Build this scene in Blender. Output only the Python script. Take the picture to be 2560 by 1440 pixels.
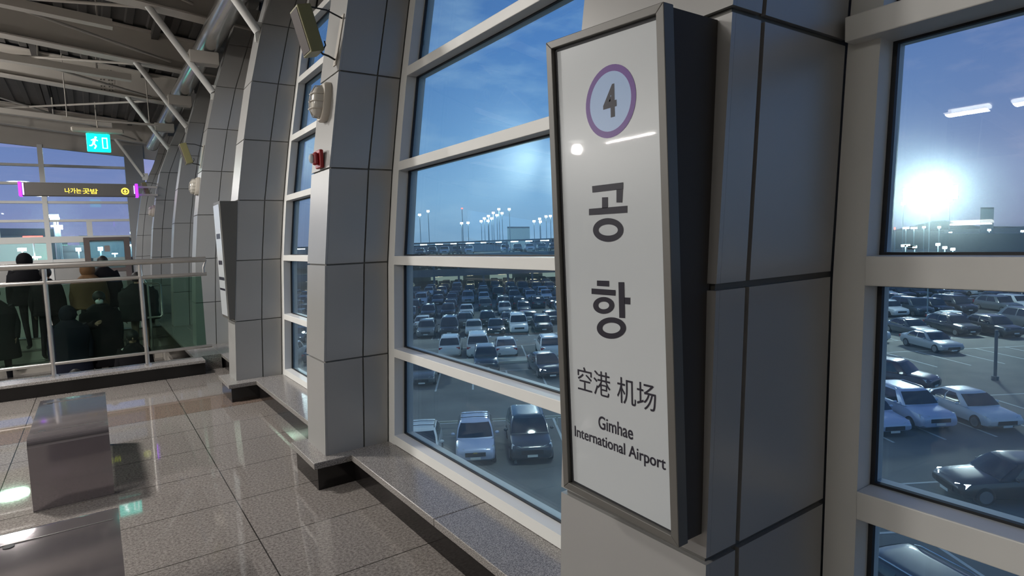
import bpy, bmesh, math, random
from mathutils import Vector, Matrix
random.seed(7)
D = bpy.data; S = bpy.context.scene
for o in list(D.objects): D.objects.remove(o)
# ------------------------------------------------------------------ camera
H = 1.45; FPX = 1504.4
AX = Vector((0.8201868, 0.0745399, -0.5672190)); AY = Vector((-0.5710499, 0.0467431, -0.8195835)); AZ = Vector((-0.0345781, 0.9961219, 0.0809040))
cam = D.objects.new('camera', D.cameras.new('camera')); S.collection.objects.link(cam); S.camera = cam
cam.data.sensor_width = 36; cam.data.lens = FPX/2560*36; cam.data.clip_end = 3000; cam.data.clip_start = .05
R = Matrix((AX, AY, AZ))             # rows: world axes in camera space -> columns of the rotation are camera axes in world
cam.matrix_world = Matrix.Translation((0, 0, H)) @ R.to_4x4()
# ------------------------------------------------------------------ world, exposure
vs = S.view_settings; vs.view_transform = 'Standard'; vs.look = 'None'; vs.exposure = 0.5; vs.gamma = 1; vs.use_curve_mapping = False
S.cycles.use_denoising = True
S.cycles.max_bounces = 7; S.cycles.diffuse_bounces = 3; S.cycles.glossy_bounces = 4; S.cycles.transparent_max_bounces = 14
S.cycles.sample_clamp_indirect = 3.0; S.cycles.caustics_reflective = False; S.cycles.caustics_refractive = False
W = D.worlds.new('dusk_sky'); S.world = W; W.use_nodes = True
nt = W.node_tree; N = nt.nodes; Lk = nt.links; N.clear()
def wn(t, **k):
    n = N.new(t)
    for a, b in k.items(): setattr(n, a, b)
    return n
tc = wn('ShaderNodeTexCoord'); sep = wn('ShaderNodeSeparateXYZ'); Lk.new(tc.outputs['Generated'], sep.inputs[0])
ramp = wn('ShaderNodeValToRGB'); Lk.new(sep.outputs['Z'], ramp.inputs[0]); e = ramp.color_ramp.elements
e[0].position = 0.0; e[0].color = (.15, .25, .38, 1); e[1].position = .62; e[1].color = (.025, .055, .17, 1)
for p_, c_ in ((.07, (.165, .30, .47, 1)), (.17, (.10, .22, .42, 1)), (.30, (.058, .15, .36, 1))):
    q = e.new(p_); q.color = c_
mp = wn('ShaderNodeMapping'); mp.inputs['Scale'].default_value = (1.6, 1.6, 5.5); Lk.new(tc.outputs['Generated'], mp.inputs[0])
nz = wn('ShaderNodeTexNoise'); nz.inputs['Scale'].default_value = 3.2; nz.inputs['Detail'].default_value = 6; nz.inputs['Roughness'].default_value = .6
Lk.new(mp.outputs[0], nz.inputs['Vector'])
cr = wn('ShaderNodeValToRGB'); cr.color_ramp.elements[0].position = .48; cr.color_ramp.elements[1].position = .78
cr.color_ramp.elements[0].color = (0, 0, 0, 1); cr.color_ramp.elements[1].color = (.55, .55, .55, 1); Lk.new(nz.outputs['Fac'], cr.inputs[0])
mx = wn('ShaderNodeMixRGB'); mx.inputs[2].default_value = (.30, .43, .56, 1); Lk.new(cr.outputs[0], mx.inputs[0]); Lk.new(ramp.outputs[0], mx.inputs[1])
# violet towards the end of the hall (+Y), cyan towards the car park
vr = wn('ShaderNodeMapRange'); vr.inputs['From Min'].default_value = .90; vr.inputs['From Max'].default_value = 1.0; Lk.new(sep.outputs['Y'], vr.inputs['Value'])
mv = wn('ShaderNodeMixRGB', blend_type='MULTIPLY'); mv.inputs[2].default_value = (.95, .56, .68, 1); Lk.new(vr.outputs[0], mv.inputs[0]); Lk.new(mx.outputs[0], mv.inputs[1])
vr2 = wn('ShaderNodeMapRange'); vr2.inputs['From Min'].default_value = .70; vr2.inputs['From Max'].default_value = .98; Lk.new(sep.outputs['X'], vr2.inputs['Value'])
mv2 = wn('ShaderNodeMixRGB', blend_type='MULTIPLY'); mv2.inputs[2].default_value = (1.08, .64, .66, 1); Lk.new(vr2.outputs[0], mv2.inputs[0]); Lk.new(mv.outputs[0], mv2.inputs[1])
# below the horizon the ground haze is dark
gz = wn('ShaderNodeMapRange'); gz.inputs['From Min'].default_value = -.02; gz.inputs['From Max'].default_value = 0.0; Lk.new(sep.outputs['Z'], gz.inputs['Value'])
mg = wn('ShaderNodeMixRGB'); mg.inputs[1].default_value = (.05, .075, .11, 1); Lk.new(gz.outputs[0], mg.inputs[0]); Lk.new(mv2.outputs[0], mg.inputs[2])
bg = wn('ShaderNodeBackground'); bg.inputs['Strength'].default_value = 1.22; Lk.new(mg.outputs[0], bg.inputs[0])
ow = wn('ShaderNodeOutputWorld'); Lk.new(bg.outputs[0], ow.inputs[0])

# ------------------------------------------------------------------ materials
def s2l(c): return tuple(((x/255)/12.92 if x/255 <= .04045 else ((x/255+.055)/1.055)**2.4) for x in c)
M = {}
def mat(name, col, rough=.5, metal=0, emit=None, estr=0, noise=0, nscale=20, coat=0, bump=0, spec=.5):
    m = D.materials.new(name); m.use_nodes = True; t = m.node_tree; b = t.nodes['Principled BSDF']
    c = tuple(col) + (1,)
    b.inputs['Base Color'].default_value = c; b.inputs['Roughness'].default_value = rough; b.inputs['Metallic'].default_value = metal
    b.inputs['Specular IOR Level'].default_value = spec
    if coat: b.inputs['Coat Weight'].default_value = coat; b.inputs['Coat Roughness'].default_value = .03
    if emit: b.inputs['Emission Color'].default_value = tuple(emit)+(1,); b.inputs['Emission Strength'].default_value = estr
    if noise or bump:
        tcx = t.nodes.new('ShaderNodeTexCoord'); n = t.nodes.new('ShaderNodeTexNoise'); n.inputs['Scale'].default_value = nscale; n.inputs['Detail'].default_value = 5
        t.links.new(tcx.outputs['Object'], n.inputs['Vector'])
        if noise:
            r = t.nodes.new('ShaderNodeMapRange'); r.inputs['To Min'].default_value = 1-noise; r.inputs['To Max'].default_value = 1+noise; t.links.new(n.outputs['Fac'], r.inputs['Value'])
            mm = t.nodes.new('ShaderNodeVectorMath'); mm.operation = 'SCALE'; mm.inputs[0].default_value = col
            t.links.new(r.outputs[0], mm.inputs['Scale']); t.links.new(mm.outputs[0], b.inputs['Base Color'])
        if bump:
            bp = t.nodes.new('ShaderNodeBump'); bp.inputs['Strength'].default_value = bump; bp.inputs['Distance'].default_value = .01; t.links.new(n.outputs['Fac'], bp.inputs['Height']); t.links.new(bp.outputs[0], b.inputs['Normal'])
    M[name] = m; return m
mat('panel', (.34, .335, .325), .36, .25, noise=.05, nscale=3)
mat('panel_gap', (.045, .042, .038), .7)
mat('gap_light', (.20, .195, .18), .6)
mat('gap_metal', (.11, .108, .10), .5, .3)
mat('frame_white', (.70, .70, .675), .45, noise=.03, nscale=4)
mat('gasket', (.012, .013, .016), .6)
mat('beige_steel', (.50, .465, .42), .55, noise=.08, nscale=2)
mat('dark_deck', (.10, .095, .09), .8, noise=.15, nscale=2)
mat('steel', (.55, .53, .51), .28, .9, noise=.08, nscale=8)
mat('bench_steel', (.30, .27, .285), .085, .75, noise=.05, nscale=10)
mat('duct', (.60, .59, .57), .2, .9, noise=.12, nscale=6)
mat('black_granite', (.008, .007, .007), .12)
mat('sign_frame', (.115, .11, .10), .42, .2)
mat('sign_side', (.048, .043, .04), .55, spec=.2)
mat('sign_face', (.46, .485, .50), .28, coat=.22)
mat('sign_face_blue', (.26, .38, .60), .3, coat=.22)
mat('sign_purple', (.12, .05, .235), .3, coat=.1, spec=.3)
mat('ink', (.022, .020, .03), .35, coat=.1, spec=.25)
mat('olive', (.19, .175, .075), .45)
mat('olive_dark', (.06, .045, .04), .7)
mat('black_metal', (.012, .012, .012), .5)
mat('cream', (.52, .48, .42), .5)
mat('cream_lens', (.55, .52, .46), .25, coat=.5)
mat('red_plastic', (.30, .008, .012), .35)
mat('exit_green', (0, .5, .42), .4, emit=(.0, .72, .58), estr=1.6)
mat('exit_white', (.8, .9, .9), .4, emit=(.75, 1, .95), estr=1.6)
mat('led_body', (.17, .155, .145), .45)
mat('led_yellow', (.9, .6, .05), .4, emit=(1, .68, .05), estr=2.2)
mat('led_purple', (.3, .02, .8), .4, emit=(.34, .03, .95), estr=1.5)
mat('led_lilac', (.7, .6, .9), .4, emit=(.72, .62, .98), estr=1.0)
mat('lamp_emit', (1, 1, .97), .4, emit=(1, .97, .90), estr=9)
mat('flood_emit', (1, 1, 1), .4, emit=(.88, 1, .97), estr=60)
mat('flood_emit_far', (1, 1, 1), .4, emit=(.80, 1, .97), estr=28)
mat('warm_emit_far', (1, 1, 1), .4, emit=(1, .82, .5), estr=14)
mat('red_emit_far', (1, .1, .1), .4, emit=(1, .06, .04), estr=6)
mat('green_emit_far', (.3, .9, .6), .4, emit=(.25, .75, .5), estr=1.4)
mat('lit_interior', (.5, .55, .5), .6, emit=(.45, .56, .48), estr=.35)
mat('headlamp_emit', (1, 1, 1), .4, emit=(.85, .97, 1), estr=22)
mat('tail_emit', (.5, .02, .02), .4, emit=(.9, .03, .02), estr=1.2)
mat('concrete_dark', (.10, .12, .14), .8, noise=.15, nscale=.4)
mat('building_far', (.22, .28, .31), .8, noise=.1, nscale=.1)
mat('building_pale', (.50, .62, .62), .8, noise=.05, nscale=.1)
mat('hill', (.03, .045, .075), .95, noise=.2, nscale=.01)
mat('tree_dark', (.012, .022, .02), .95)
mat('line_paint', (.42, .46, .45), .7)
mat('kerb', (.40, .42, .36), .8)
mat('tyre', (.01, .01, .011), .8)
mat('alloy', (.30, .31, .32), .35, .8)
mat('car_glass', (.012, .016, .022), .08, spec=.8)
mat('chrome', (.6, .6, .6), .2, 1)
mat('lamp_clear', (.55, .6, .62), .12, coat=.6)
mat('plate', (.62, .66, .62), .5)
mat('bowtie', (.45, .33, .06), .35, .6)
CARCOL = dict(white=(.62, .66, .66), silver=(.33, .36, .37), grey=(.10, .115, .12), black=(.012, .014, .018), red=(.20, .02, .022), maroon=(.075, .04, .042), blue_white=(.45, .52, .68), slate=(.03, .042, .055))
for k, c in CARCOL.items(): mat('paint_'+k, c, .32, .15 if k != 'white' else 0, coat=.8)
mat('skin', (.34, .2, .145), .6); mat('hair', (.008, .007, .007), .6); mat('mask', (.62, .66, .68), .8)
mat('coat_black', (.008, .008, .010), .8, noise=.3, nscale=9, spec=.1); mat('coat_brown', (.12, .068, .034), .75, noise=.3, nscale=9, spec=.1); mat('coat_grey', (.022, .023, .025), .8, noise=.3, nscale=9, spec=.1)
mat('coat_navy', (.010, .012, .022), .8, noise=.3, nscale=9, spec=.1); mat('trousers_dark', (.012, .012, .016), .85, spec=.1); mat('trousers_tan', (.20, .15, .10), .85); mat('white_cloth', (.55, .53, .52), .85); mat('shoe', (.02, .02, .02), .5)
mat('paper', (.30, .27, .26), .8); mat('door_brown', (.13, .10, .09), .6)

def glass(name, tint, haze, hcol, ior=1.5, halo=0):
    m = D.materials.new(name); m.use_nodes = True; t = m.node_tree; t.nodes.clear()
    o = t.nodes.new('ShaderNodeOutputMaterial'); tr = t.nodes.new('ShaderNodeBsdfTransparent'); tr.inputs[0].default_value = tuple(tint)+(1,)
    gl = t.nodes.new('ShaderNodeBsdfGlossy'); gl.inputs['Roughness'].default_value = 0.0
    fr = t.nodes.new('ShaderNodeFresnel')
    geo = t.nodes.new('ShaderNodeNewGeometry'); vm = t.nodes.new('ShaderNodeMapRange'); vm.inputs['To Min'].default_value = ior; vm.inputs['To Max'].default_value = 1/ior
    t.links.new(geo.outputs['Backfacing'], vm.inputs['Value']); t.links.new(vm.outputs[0], fr.inputs[0])      # both faces reflect alike
    di = t.nodes.new('ShaderNodeBsdfTranslucent'); di.inputs[0].default_value = tuple(hcol)+(1,)
    m1 = t.nodes.new('ShaderNodeMixShader'); m1.inputs[0].default_value = haze; t.links.new(tr.outputs[0], m1.inputs[1]); t.links.new(di.outputs[0], m1.inputs[2])
    last = m1
    if halo:
        rf = t.nodes.new('ShaderNodeBsdfRefraction'); rf.inputs['Roughness'].default_value = .8; rf.inputs['IOR'].default_value = 1.07; rf.inputs[0].default_value = (.8, .95, 1, 1)
        m3 = t.nodes.new('ShaderNodeMixShader'); m3.inputs[0].default_value = halo; t.links.new(last.outputs[0], m3.inputs[1]); t.links.new(rf.outputs[0], m3.inputs[2]); last = m3
    m2 = t.nodes.new('ShaderNodeMixShader'); t.links.new(fr.outputs[0], m2.inputs[0]); t.links.new(last.outputs[0], m2.inputs[1]); t.links.new(gl.outputs[0], m2.inputs[2])
    t.links.new(m2.outputs[0], o.inputs[0]); M[name] = m; return m
# each pane has two faces, so each face carries the square root of the pane's tint
glass('window_glass', (.90, .97, .985), .045, (.45, .70, .80), 1.45, halo=.03)
glass('rail_glass', (.46, .60, .53), .003, (.3, .45, .38), 1.3)

# granite floor with tile joints
def floor_mat():
    m = D.materials.new('floor_granite'); m.use_nodes = True; t = m.node_tree; b = t.nodes['Principled BSDF']; L = t.links
    def n(ty, **k):
        x = t.nodes.new(ty)
        for a, v in k.items(): setattr(x, a, v)
        return x
    geo = n('ShaderNodeNewGeometry'); sp = n('ShaderNodeSeparateXYZ'); L.new(geo.outputs['Position'], sp.inputs[0])
    def math_(op, a, bb):
        x = n('ShaderNodeMath', operation=op)
        for i, v in enumerate((a, bb)):
            if isinstance(v, (int, float)): x.inputs[i].default_value = v
            else: L.new(v, x.inputs[i])
        return x.outputs[0]
    def joint(sock, off, size, w):
        a = math_('ADD', sock, -off); a = math_('DIVIDE', a, size); a = math_('FRACT', a, 0)
        a = math_('SUBTRACT', a, .5); a = math_('ABSOLUTE', a, 0); return math_('GREATER_THAN', a, .5-w/size/2)
    jx = joint(sp.outputs['X'], .575, 1.157, .006); jy = joint(sp.outputs['Y'], 3.70, .573, .006); j = math_('MAXIMUM', jx, jy)
    nz = n('ShaderNodeTexNoise'); nz.inputs['Scale'].default_value = 260; nz.inputs['Detail'].default_value = 3; L.new(geo.outputs['Position'], nz.inputs['Vector'])
    nz2 = n('ShaderNodeTexNoise'); nz2.inputs['Scale'].default_value = 75; nz2.inputs['Detail'].default_value = 4; L.new(geo.outputs['Position'], nz2.inputs['Vector'])
    ad = math_('ADD', nz.outputs['Fac'], nz2.outputs['Fac'])
    ra = n('ShaderNodeValToRGB'); L.new(math_('MULTIPLY', ad, .5), ra.inputs[0]); e = ra.color_ramp.elements
    e[0].position = .40; e[0].color = (.12, .105, .097, 1); e[1].position = .60; e[1].color = (.29, .265, .245, 1)
    # a band of browner slabs in front of the railing
    yb = math_('MULTIPLY', math_('GREATER_THAN', sp.outputs['Y'], 5.99), math_('LESS_THAN', sp.outputs['Y'], 6.565))
    mb = n('ShaderNodeMixRGB', blend_type='MULTIPLY'); L.new(math_('MULTIPLY', yb, 1.0), mb.inputs[0]); L.new(ra.outputs[0], mb.inputs[1]); mb.inputs[2].default_value = (.80, .66, .58, 1)
    mj = n('ShaderNodeMixRGB'); L.new(j, mj.inputs[0]); L.new(mb.outputs[0], mj.inputs[1]); mj.inputs[2].default_value = (.03, .027, .024, 1)
    L.new(mj.outputs[0], b.inputs['Base Color']); b.inputs['Roughness'].default_value = .14; b.inputs['Specular IOR Level'].default_value = .42
    rr = n('ShaderNodeMapRange'); rr.inputs['To Min'].default_value = .015; rr.inputs['To Max'].default_value = .05; L.new(nz2.outputs['Fac'], rr.inputs['Value']); L.new(rr.outputs[0], b.inputs['Roughness'])
    M['floor'] = m
    m = D.materials.new('sill_granite'); m.use_nodes = True; t = m.node_tree; b = t.nodes['Principled BSDF']; L = t.links
    geo = n('ShaderNodeNewGeometry'); nz = n('ShaderNodeTexNoise'); nz.inputs['Scale'].default_value = 190; nz.inputs['Detail'].default_value = 4; L.new(geo.outputs['Position'], nz.inputs['Vector'])
    ra = n('ShaderNodeValToRGB'); L.new(nz.outputs['Fac'], ra.inputs[0]); e = ra.color_ramp.elements
    e[0].position = .38; e[0].color = (.115, .105, .10, 1); e[1].position = .62; e[1].color = (.34, .32, .30, 1)
    L.new(ra.outputs[0], b.inputs['Base Color']); b.inputs['Roughness'].default_value = .2; M['sill'] = m
floor_mat()
def asphalt():
    m = D.materials.new('asphalt'); m.use_nodes = True; t = m.node_tree; b = t.nodes['Principled BSDF']; L = t.links
    geo = t.nodes.new('ShaderNodeNewGeometry'); nz = t.nodes.new('ShaderNodeTexNoise'); nz.inputs['Scale'].default_value = .35; nz.inputs['Detail'].default_value = 8; L.new(geo.outputs['Position'], nz.inputs['Vector'])
    ra = t.nodes.new('ShaderNodeValToRGB'); L.new(nz.outputs['Fac'], ra.inputs[0]); e = ra.color_ramp.elements
    e[0].position = .35; e[0].color = (.09, .095, .092, 1); e[1].position = .7; e[1].color = (.15, .155, .145, 1)
    L.new(ra.outputs[0], b.inputs['Base Color']); b.inputs['Roughness'].default_value = .85; M['asphalt'] = m
asphalt()

# ------------------------------------------------------------------ mesh building
class MB:
    def __init__(s): s.v = []; s.f = []; s.m = []; s.k = 0
    def mat(s, k): s.k = k; return s
    def add(s, vs, fs):
        b = len(s.v); s.v += [Vector(v) for v in vs]; s.f += [tuple(b+i for i in f) for f in fs]; s.m += [s.k]*len(fs); return s
    def hexa(s, p):                    # p: 4 bottom (ccw), 4 top
        return s.add(p, [(0, 3, 2, 1), (4, 5, 6, 7), (0, 1, 5, 4), (1, 2, 6, 5), (2, 3, 7, 6), (3, 0, 4, 7)])
    def box(s, x0, x1, y0, y1, z0, z1):
        return s.hexa([(x0, y0, z0), (x1, y0, z0), (x1, y1, z0), (x0, y1, z0), (x0, y0, z1), (x1, y0, z1), (x1, y1, z1), (x0, y1, z1)])
    def rbox(s, x0, x1, y0, y1, z0, z1, r=.005):   # chamfered box
        v = []
        for z, ins in ((z0, r), (z0+r, 0), (z1-r, 0), (z1, r)):
            i = ins; c = r
            for (sx, sy) in ((0, 0), (1, 0), (1, 1), (0, 1)):
                X = x1-i if sx else x0+i; Y = y1-i if sy else y0+i
                dx = -c if sx else c; dy = -c if sy else c
                if (sx, sy) in ((0, 0), (1, 1)): v += [(X, Y+dy, z), (X+dx, Y, z)]
                else: v += [(X+dx, Y, z), (X, Y+dy, z)]
        f = [tuple(range(7, -1, -1)), tuple(range(24, 32))]
        for l in range(3):
            for i in range(8): a = l*8+i; b = l*8+(i+1) % 8; f.append((a, b, b+8, a+8))
        return s.add(v, f)
    def loft(s, rings, cap=True, closed=True):
        n = len(rings[0]); v = [p for r in rings for p in r]; f = []
        for l in range(len(rings)-1):
            for i in range(n if closed else n-1):
                a = l*n+i; b = l*n+(i+1) % n; f.append((a, b, b+n, a+n))
        if cap and closed: f += [tuple(range(n-1, -1, -1)), tuple(range((len(rings)-1)*n, len(rings)*n))]
        return s.add(v, f)
    def tube(s, pts, r, n=12, cap=True):
        pts = [Vector(p) for p in pts]; rings = []
        rs = r if isinstance(r, (list, tuple)) else [r]*len(pts)
        t0 = (pts[1]-pts[0]).normalized(); up = Vector((0, 0, 1)) if abs(t0.z) < .9 else Vector((1, 0, 0)); u = t0.cross(up).normalized()
        for i, p in enumerate(pts):
            t = ((pts[min(i+1, len(pts)-1)]-p).normalized() + (p-pts[max(i-1, 0)]).normalized())
            t = t.normalized() if t.length > 1e-6 else t0
            u = (u - t*u.dot(t)).normalized(); w = t.cross(u)
            rings.append([p+(u*math.cos(a)+w*math.sin(a))*rs[i] for a in [2*math.pi*k/n for k in range(n)]])
        return s.loft(rings, cap)
    def cyl(s, a, b, r, n=16, r2=None): return s.tube([a, b], [r, r2 if r2 is not None else r], n)
    def ell(s, c, rx, ry, rz, nu=14, nv=9):
        rings = []
        for j in range(nv+1):
            th = math.pi*j/nv; z = -math.cos(th); q = max(math.sin(th), .001)
            rings.append([(c[0]+rx*q*math.cos(2*math.pi*i/nu), c[1]+ry*q*math.sin(2*math.pi*i/nu), c[2]+rz*z) for i in range(nu)])
        return s.loft(rings)
    def data(s, name, mats, off=(0, 0, 0), smooth=None):
        me = D.meshes.new(name); o = Vector(off)
        me.from_pydata([v-o for v in s.v], [], s.f); 
        for m in (mats if isinstance(mats, (list, tuple)) else [mats]): me.materials.append(M[m] if isinstance(m, str) else m)
        if isinstance(mats, (list, tuple)): me.polygons.foreach_set('material_index', s.m)
        me.validate(); bm = bmesh.new(); bm.from_mesh(me); bmesh.ops.recalc_face_normals(bm, faces=bm.faces[:]); bm.to_mesh(me); bm.free()
        if smooth:
            me.polygons.foreach_set('use_smooth', [True]*len(me.polygons)); me.set_sharp_from_angle(angle=math.radians(smooth))
        me.update(); return me
    def build(s, name, mats, parent=None, smooth=None, bevel=0):
        off = woff(parent)
        o = D.objects.new(name, s.data(name, mats, off, smooth)); S.collection.objects.link(o)
        if parent: o.parent = parent
        if bevel:
            b = o.modifiers.new('bevel', 'BEVEL'); b.width = bevel; b.segments = 2; b.limit_method = 'ANGLE'; b.angle_limit = math.radians(40)
        return o
def woff(o):
    v = Vector((0, 0, 0))
    while o: v += o.location; o = o.parent
    return v
def tag(o, label=None, cat=None, group=None, kind=None):
    if label: o['label'] = label
    if cat: o['category'] = cat
    if group: o['group'] = group
    if kind: o['kind'] = kind
    return o
def empty(name, loc, label=None, cat=None, group=None, kind=None):
    o = D.objects.new(name, None); S.collection.objects.link(o); o.location = loc; o.empty_display_size = .1
    return tag(o, label, cat, group, kind)
kids = {}
def copy_tree(root, loc, rz=0, label=None):
    def cp(o, par):
        c = o.copy(); S.collection.objects.link(c); c.parent = par
        for ch in [x for x in D.objects if x.parent == o]: cp(ch, c)
        return c
    r = cp(root, None); r.location = loc; r.rotation_euler = (0, 0, rz)
    if label: r['label'] = label
    return r
def text_mesh(body, size=1, offset=0, extrude=0):
    cu = D.curves.new('lettering', 'FONT'); cu.body = body; cu.size = size; cu.offset = offset; cu.extrude = extrude; cu.align_x = 'LEFT'; cu.resolution_u = 6
    o = D.objects.new('lettering', cu); S.collection.objects.link(o); bpy.context.view_layer.update()
    me = D.meshes.new_from_object(o.evaluated_get(bpy.context.evaluated_depsgraph_get())); D.objects.remove(o)
    vs_ = [v.co.copy() for v in me.vertices]; fs = [tuple(p.vertices) for p in me.polygons]; D.meshes.remove(me); return vs_, fs
def fit_text(mb, body, fn, offset=0):
    """text scaled to its unit box, then sent through fn(u, v) -> world point"""
    vs_, fs = text_mesh(body, 1, offset)
    x0 = min(v.x for v in vs_); x1 = max(v.x for v in vs_); y0 = min(v.y for v in vs_); y1 = max(v.y for v in vs_)
    mb.add([fn((v.x-x0)/(x1-x0), (v.y-y0)/(y1-y0)) for v in vs_], fs)

# ------------------------------------------------------------------ facade profile
ZJ = [.177, .748, 1.334, 1.912, 2.49, 3.05, 3.61, 4.18, 4.75]      # panel joints
PX = [(0, 1.06), (.177, 1.07), (.748, 1.095), (1.334, 1.136), (1.912, 1.197), (2.503, 1.290), (3.05, 1.395), (3.6, 1.515), (4.07, 1.66), (4.8, 1.92)]
WX = [(0, 1.475), (.2, 1.482), (.73, 1.51), (1.34, 1.54), (1.93, 1.605), (2.5, 1.69), (3.0, 1.78), (3.4, 1.85), (4.0, 1.97), (4.8, 2.18)]
def interp(T, z):
    for (a, b), (c, d) in zip(T, T[1:]):
        if z <= c: return b+(d-b)*(z-a)/(c-a)
    return T[-1][1]
xf = lambda z: interp(PX, z); xw = lambda z: interp(WX, z)
def column_slab(mb, fx0, fx1, y0, y1, z0, z1, n=3):
    rings = []
    for i in range(n+1):
        z = z0+(z1-z0)*i/n; a = fx0(z); b = fx1(z); rings.append([(a, y0, z), (b, y0, z), (b, y1, z), (a, y1, z)])
    mb.loft(rings)
ORD = ['nearest', 'second', 'third', 'fourth', 'fifth', 'sixth', 'seventh', 'eighth']
def pillar(idx, yn, yf, dx=0, jo=.245, gap=.006, desc='', top=4.7):
    root = empty('pillar', ((xf(.2)+dx+.2), (yn+yf)/2, .175), desc, 'pillar', 'panel-clad pillars along the window wall')
    F = lambda z: xf(z)+dx*(1-max(0, min(1, (z-3.0)/.9))); B = lambda z: xw(z)+.10
    core = MB(); column_slab(core, lambda z: F(z)+.012, B, yn+.012, yf-.012, .175, top, 16); core.build('core', 'gap_metal' if idx == 0 else 'gap_light' if idx < 5 else 'panel_gap', root)
    for a, b in zip(ZJ, ZJ[1:]):
        b_ = min(b, top)
        if a == ZJ[0]: a = .175-gap
        p = MB(); column_slab(p, F, lambda z: F(z)+.013, yn, yf, a+gap, b_-gap); p.build('front_panel', 'panel', root, 30)
        p = MB(); column_slab(p, lambda z: F(z)+.0135, lambda z: F(z)+jo-gap, yn, yn+.012, a+gap, b_-gap); p.build('side_panel', 'panel', root, 30)
        p = MB(); column_slab(p, lambda z: F(z)+jo+gap, lambda z: xw(z)-gap*1.5, yn, yn+.012, a+gap, b_-gap); p.build('side_panel', 'panel', root, 30)
        p = MB(); column_slab(p, lambda z: F(z)+.0135, lambda z: xw(z), yf-.012, yf, a+gap, b_-gap); p.build('side_panel', 'panel', root, 30)
    return root
PIL = [(.79, 1.275, -.069, .11), (3.60, 3.96, 0, .245), (6.26, 6.62, -.02, .245), (8.93, 9.29, -.025, .24), (11.6, 11.96, -.03, .24), (14.22, 14.60, -.155, .165), (19.70, 20.1, -.155, .15)]
DESC = ['wide pale grey clad pillar with the tall station sign on its front, nearest to the camera',
        'grey clad pillar carrying the red alarm, caged wall light and large speaker box',
        'grey clad pillar standing where the railing ends, with a second wedge sign',
        'grey clad pillar just behind the railing end pillar, with a small speaker box',
        'dark grey clad pillar beyond the fourth one, plain front without speaker',
        'pale clad pillar behind the railing holding the exit display board on two bars',
        'farthest pale clad pillar beside the glazed end wall']
for i, (a, b, dx, jo) in enumerate(PIL): pillar(i, a, b, dx, jo, .0075 if i == 0 else .005, DESC[i])

# ------------------------------------------------------------------ windows of the bays
ZM = [.762, 1.343, 1.928, 2.515, 3.085, 3.65, 4.2]
def window(n, y0, y1, fr0, fr1, big=False):
    """glazed bay between y0 (near) and y1 (far); fr0/fr1 widths of the upright frames"""
    root = empty('window_%d' % n, (1.55, (y0+y1)/2, .175), None, None, None, 'structure')
    G = lambda z: xw(z)+.082
    for (a, b) in ((y0, y0+fr0), (y1-fr1, y1)):
        if b-a > .01:
            m = MB(); column_slab(m, xw, lambda z: xw(z)+.13, a, b, .175, 4.7, 16); m.build('upright_frame', 'frame_white', root)
    m = MB(); m.hexa([(xw(.2), y0, .178), (xw(.2)+.13, y0, .178), (xw(.2)+.13, y1, .178), (xw(.2), y1, .178), (xw(.235), y0, .235), (xw(.235)+.13, y0, .235), (xw(.235)+.13, y1, .235), (xw(.235), y1, .235)])
    m.build('bottom_rail', 'frame_white', root)
    a0, a1 = y0+fr0, y1-fr1
    hs = []
    for z in ZM:
        h = .0275 if n != 1 else .036; zc = z if n != 1 else z+.0
        x0 = -.004; zt = zc+h; ya, yb = a0, a1
        if big and abs(z-1.928) < .01: x0 = -.045; zc = 1.935; h = .03; ya, yb = a0, a1+.065
        m = MB(); m.hexa([(xw(z)+x0, ya, zc-h), (xw(z)+.13, ya, zc-h), (xw(z)+.13, yb, zc-h), (xw(z)+x0, yb, zc-h), (xw(z)+x0, ya, zc+h), (xw(z)+.13, ya, zc+h), (xw(z)+.13, yb, zc+h), (xw(z)+x0, yb, zc+h)])
        m.build('mullion', 'frame_white', root, bevel=.003); hs.append((zc-h, zc+h))
    lo = .235
    for k, (p, q) in enumerate(hs + [(4.7, 4.7)]):
        hi = p
        if hi-lo > .1:
            sp_ = lo > 3.6
            if sp_ and hi > 4.5: hi = 5.0
            gl = MB(); gl.hexa([(G(lo), a0, lo), (G(lo)+.012, a0, lo), (G(lo)+.012, a1, lo), (G(lo), a1, lo), (G(hi), a0, hi), (G(hi)+.012, a0, hi), (G(hi)+.012, a1, hi), (G(hi), a1, hi)])
            gp = gl.build('spandrel_panel' if sp_ else 'glass_pane', 'dark_deck' if sp_ else 'window_glass', root)
            gk = MB(); w = .011
            def bar(ya, yb, za, zb):
                gk.hexa([(G(za)-.016, ya, za), (G(za)-.002, ya, za), (G(za)-.002, yb, za), (G(za)-.016, yb, za), (G(zb)-.016, ya, zb), (G(zb)-.002, ya, zb), (G(zb)-.002, yb, zb), (G(zb)-.016, yb, zb)])
            bar(a0, a0+w, lo, hi); bar(a1-w, a1, lo, hi); bar(a0+w, a1-w, lo, lo+w*.6); bar(a0+w, a1-w, hi-w*.6, hi)
            gk.build('gasket', 'gasket', gp)
        lo = q
    return root
window(1, -1.9, .79, .08, .078, big=True)
window(2, 1.275, 3.60, .08, .09)
window(3, 3.96, 6.26, .08, .09)
window(4, 6.62, 8.93, .08, .09); window(5, 9.29, 11.6, .08, .09); window(6, 11.96, 14.22, .08, .09)
window(7, 14.6, 19.7, .08, .09)
# maker's stamp in the corner of the near panes (unreadable small dark print)
st = empty('glass_stamp', (1.62, .67, 1.4), 'tiny dark printed stamp in the lower corner of the right window pane', 'stamp')
for k, (y, z, w) in enumerate([(.655, 1.398, .018), (.655, 1.392, .018), (.662, 1.3985, .004)]):
    m = MB(); m.box(xw(1.4)+.0805, xw(1.4)+.0815, y-w, y, z, z+(.0025 if k < 2 else .0045)); m.build('print', 'gasket', st)

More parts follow.
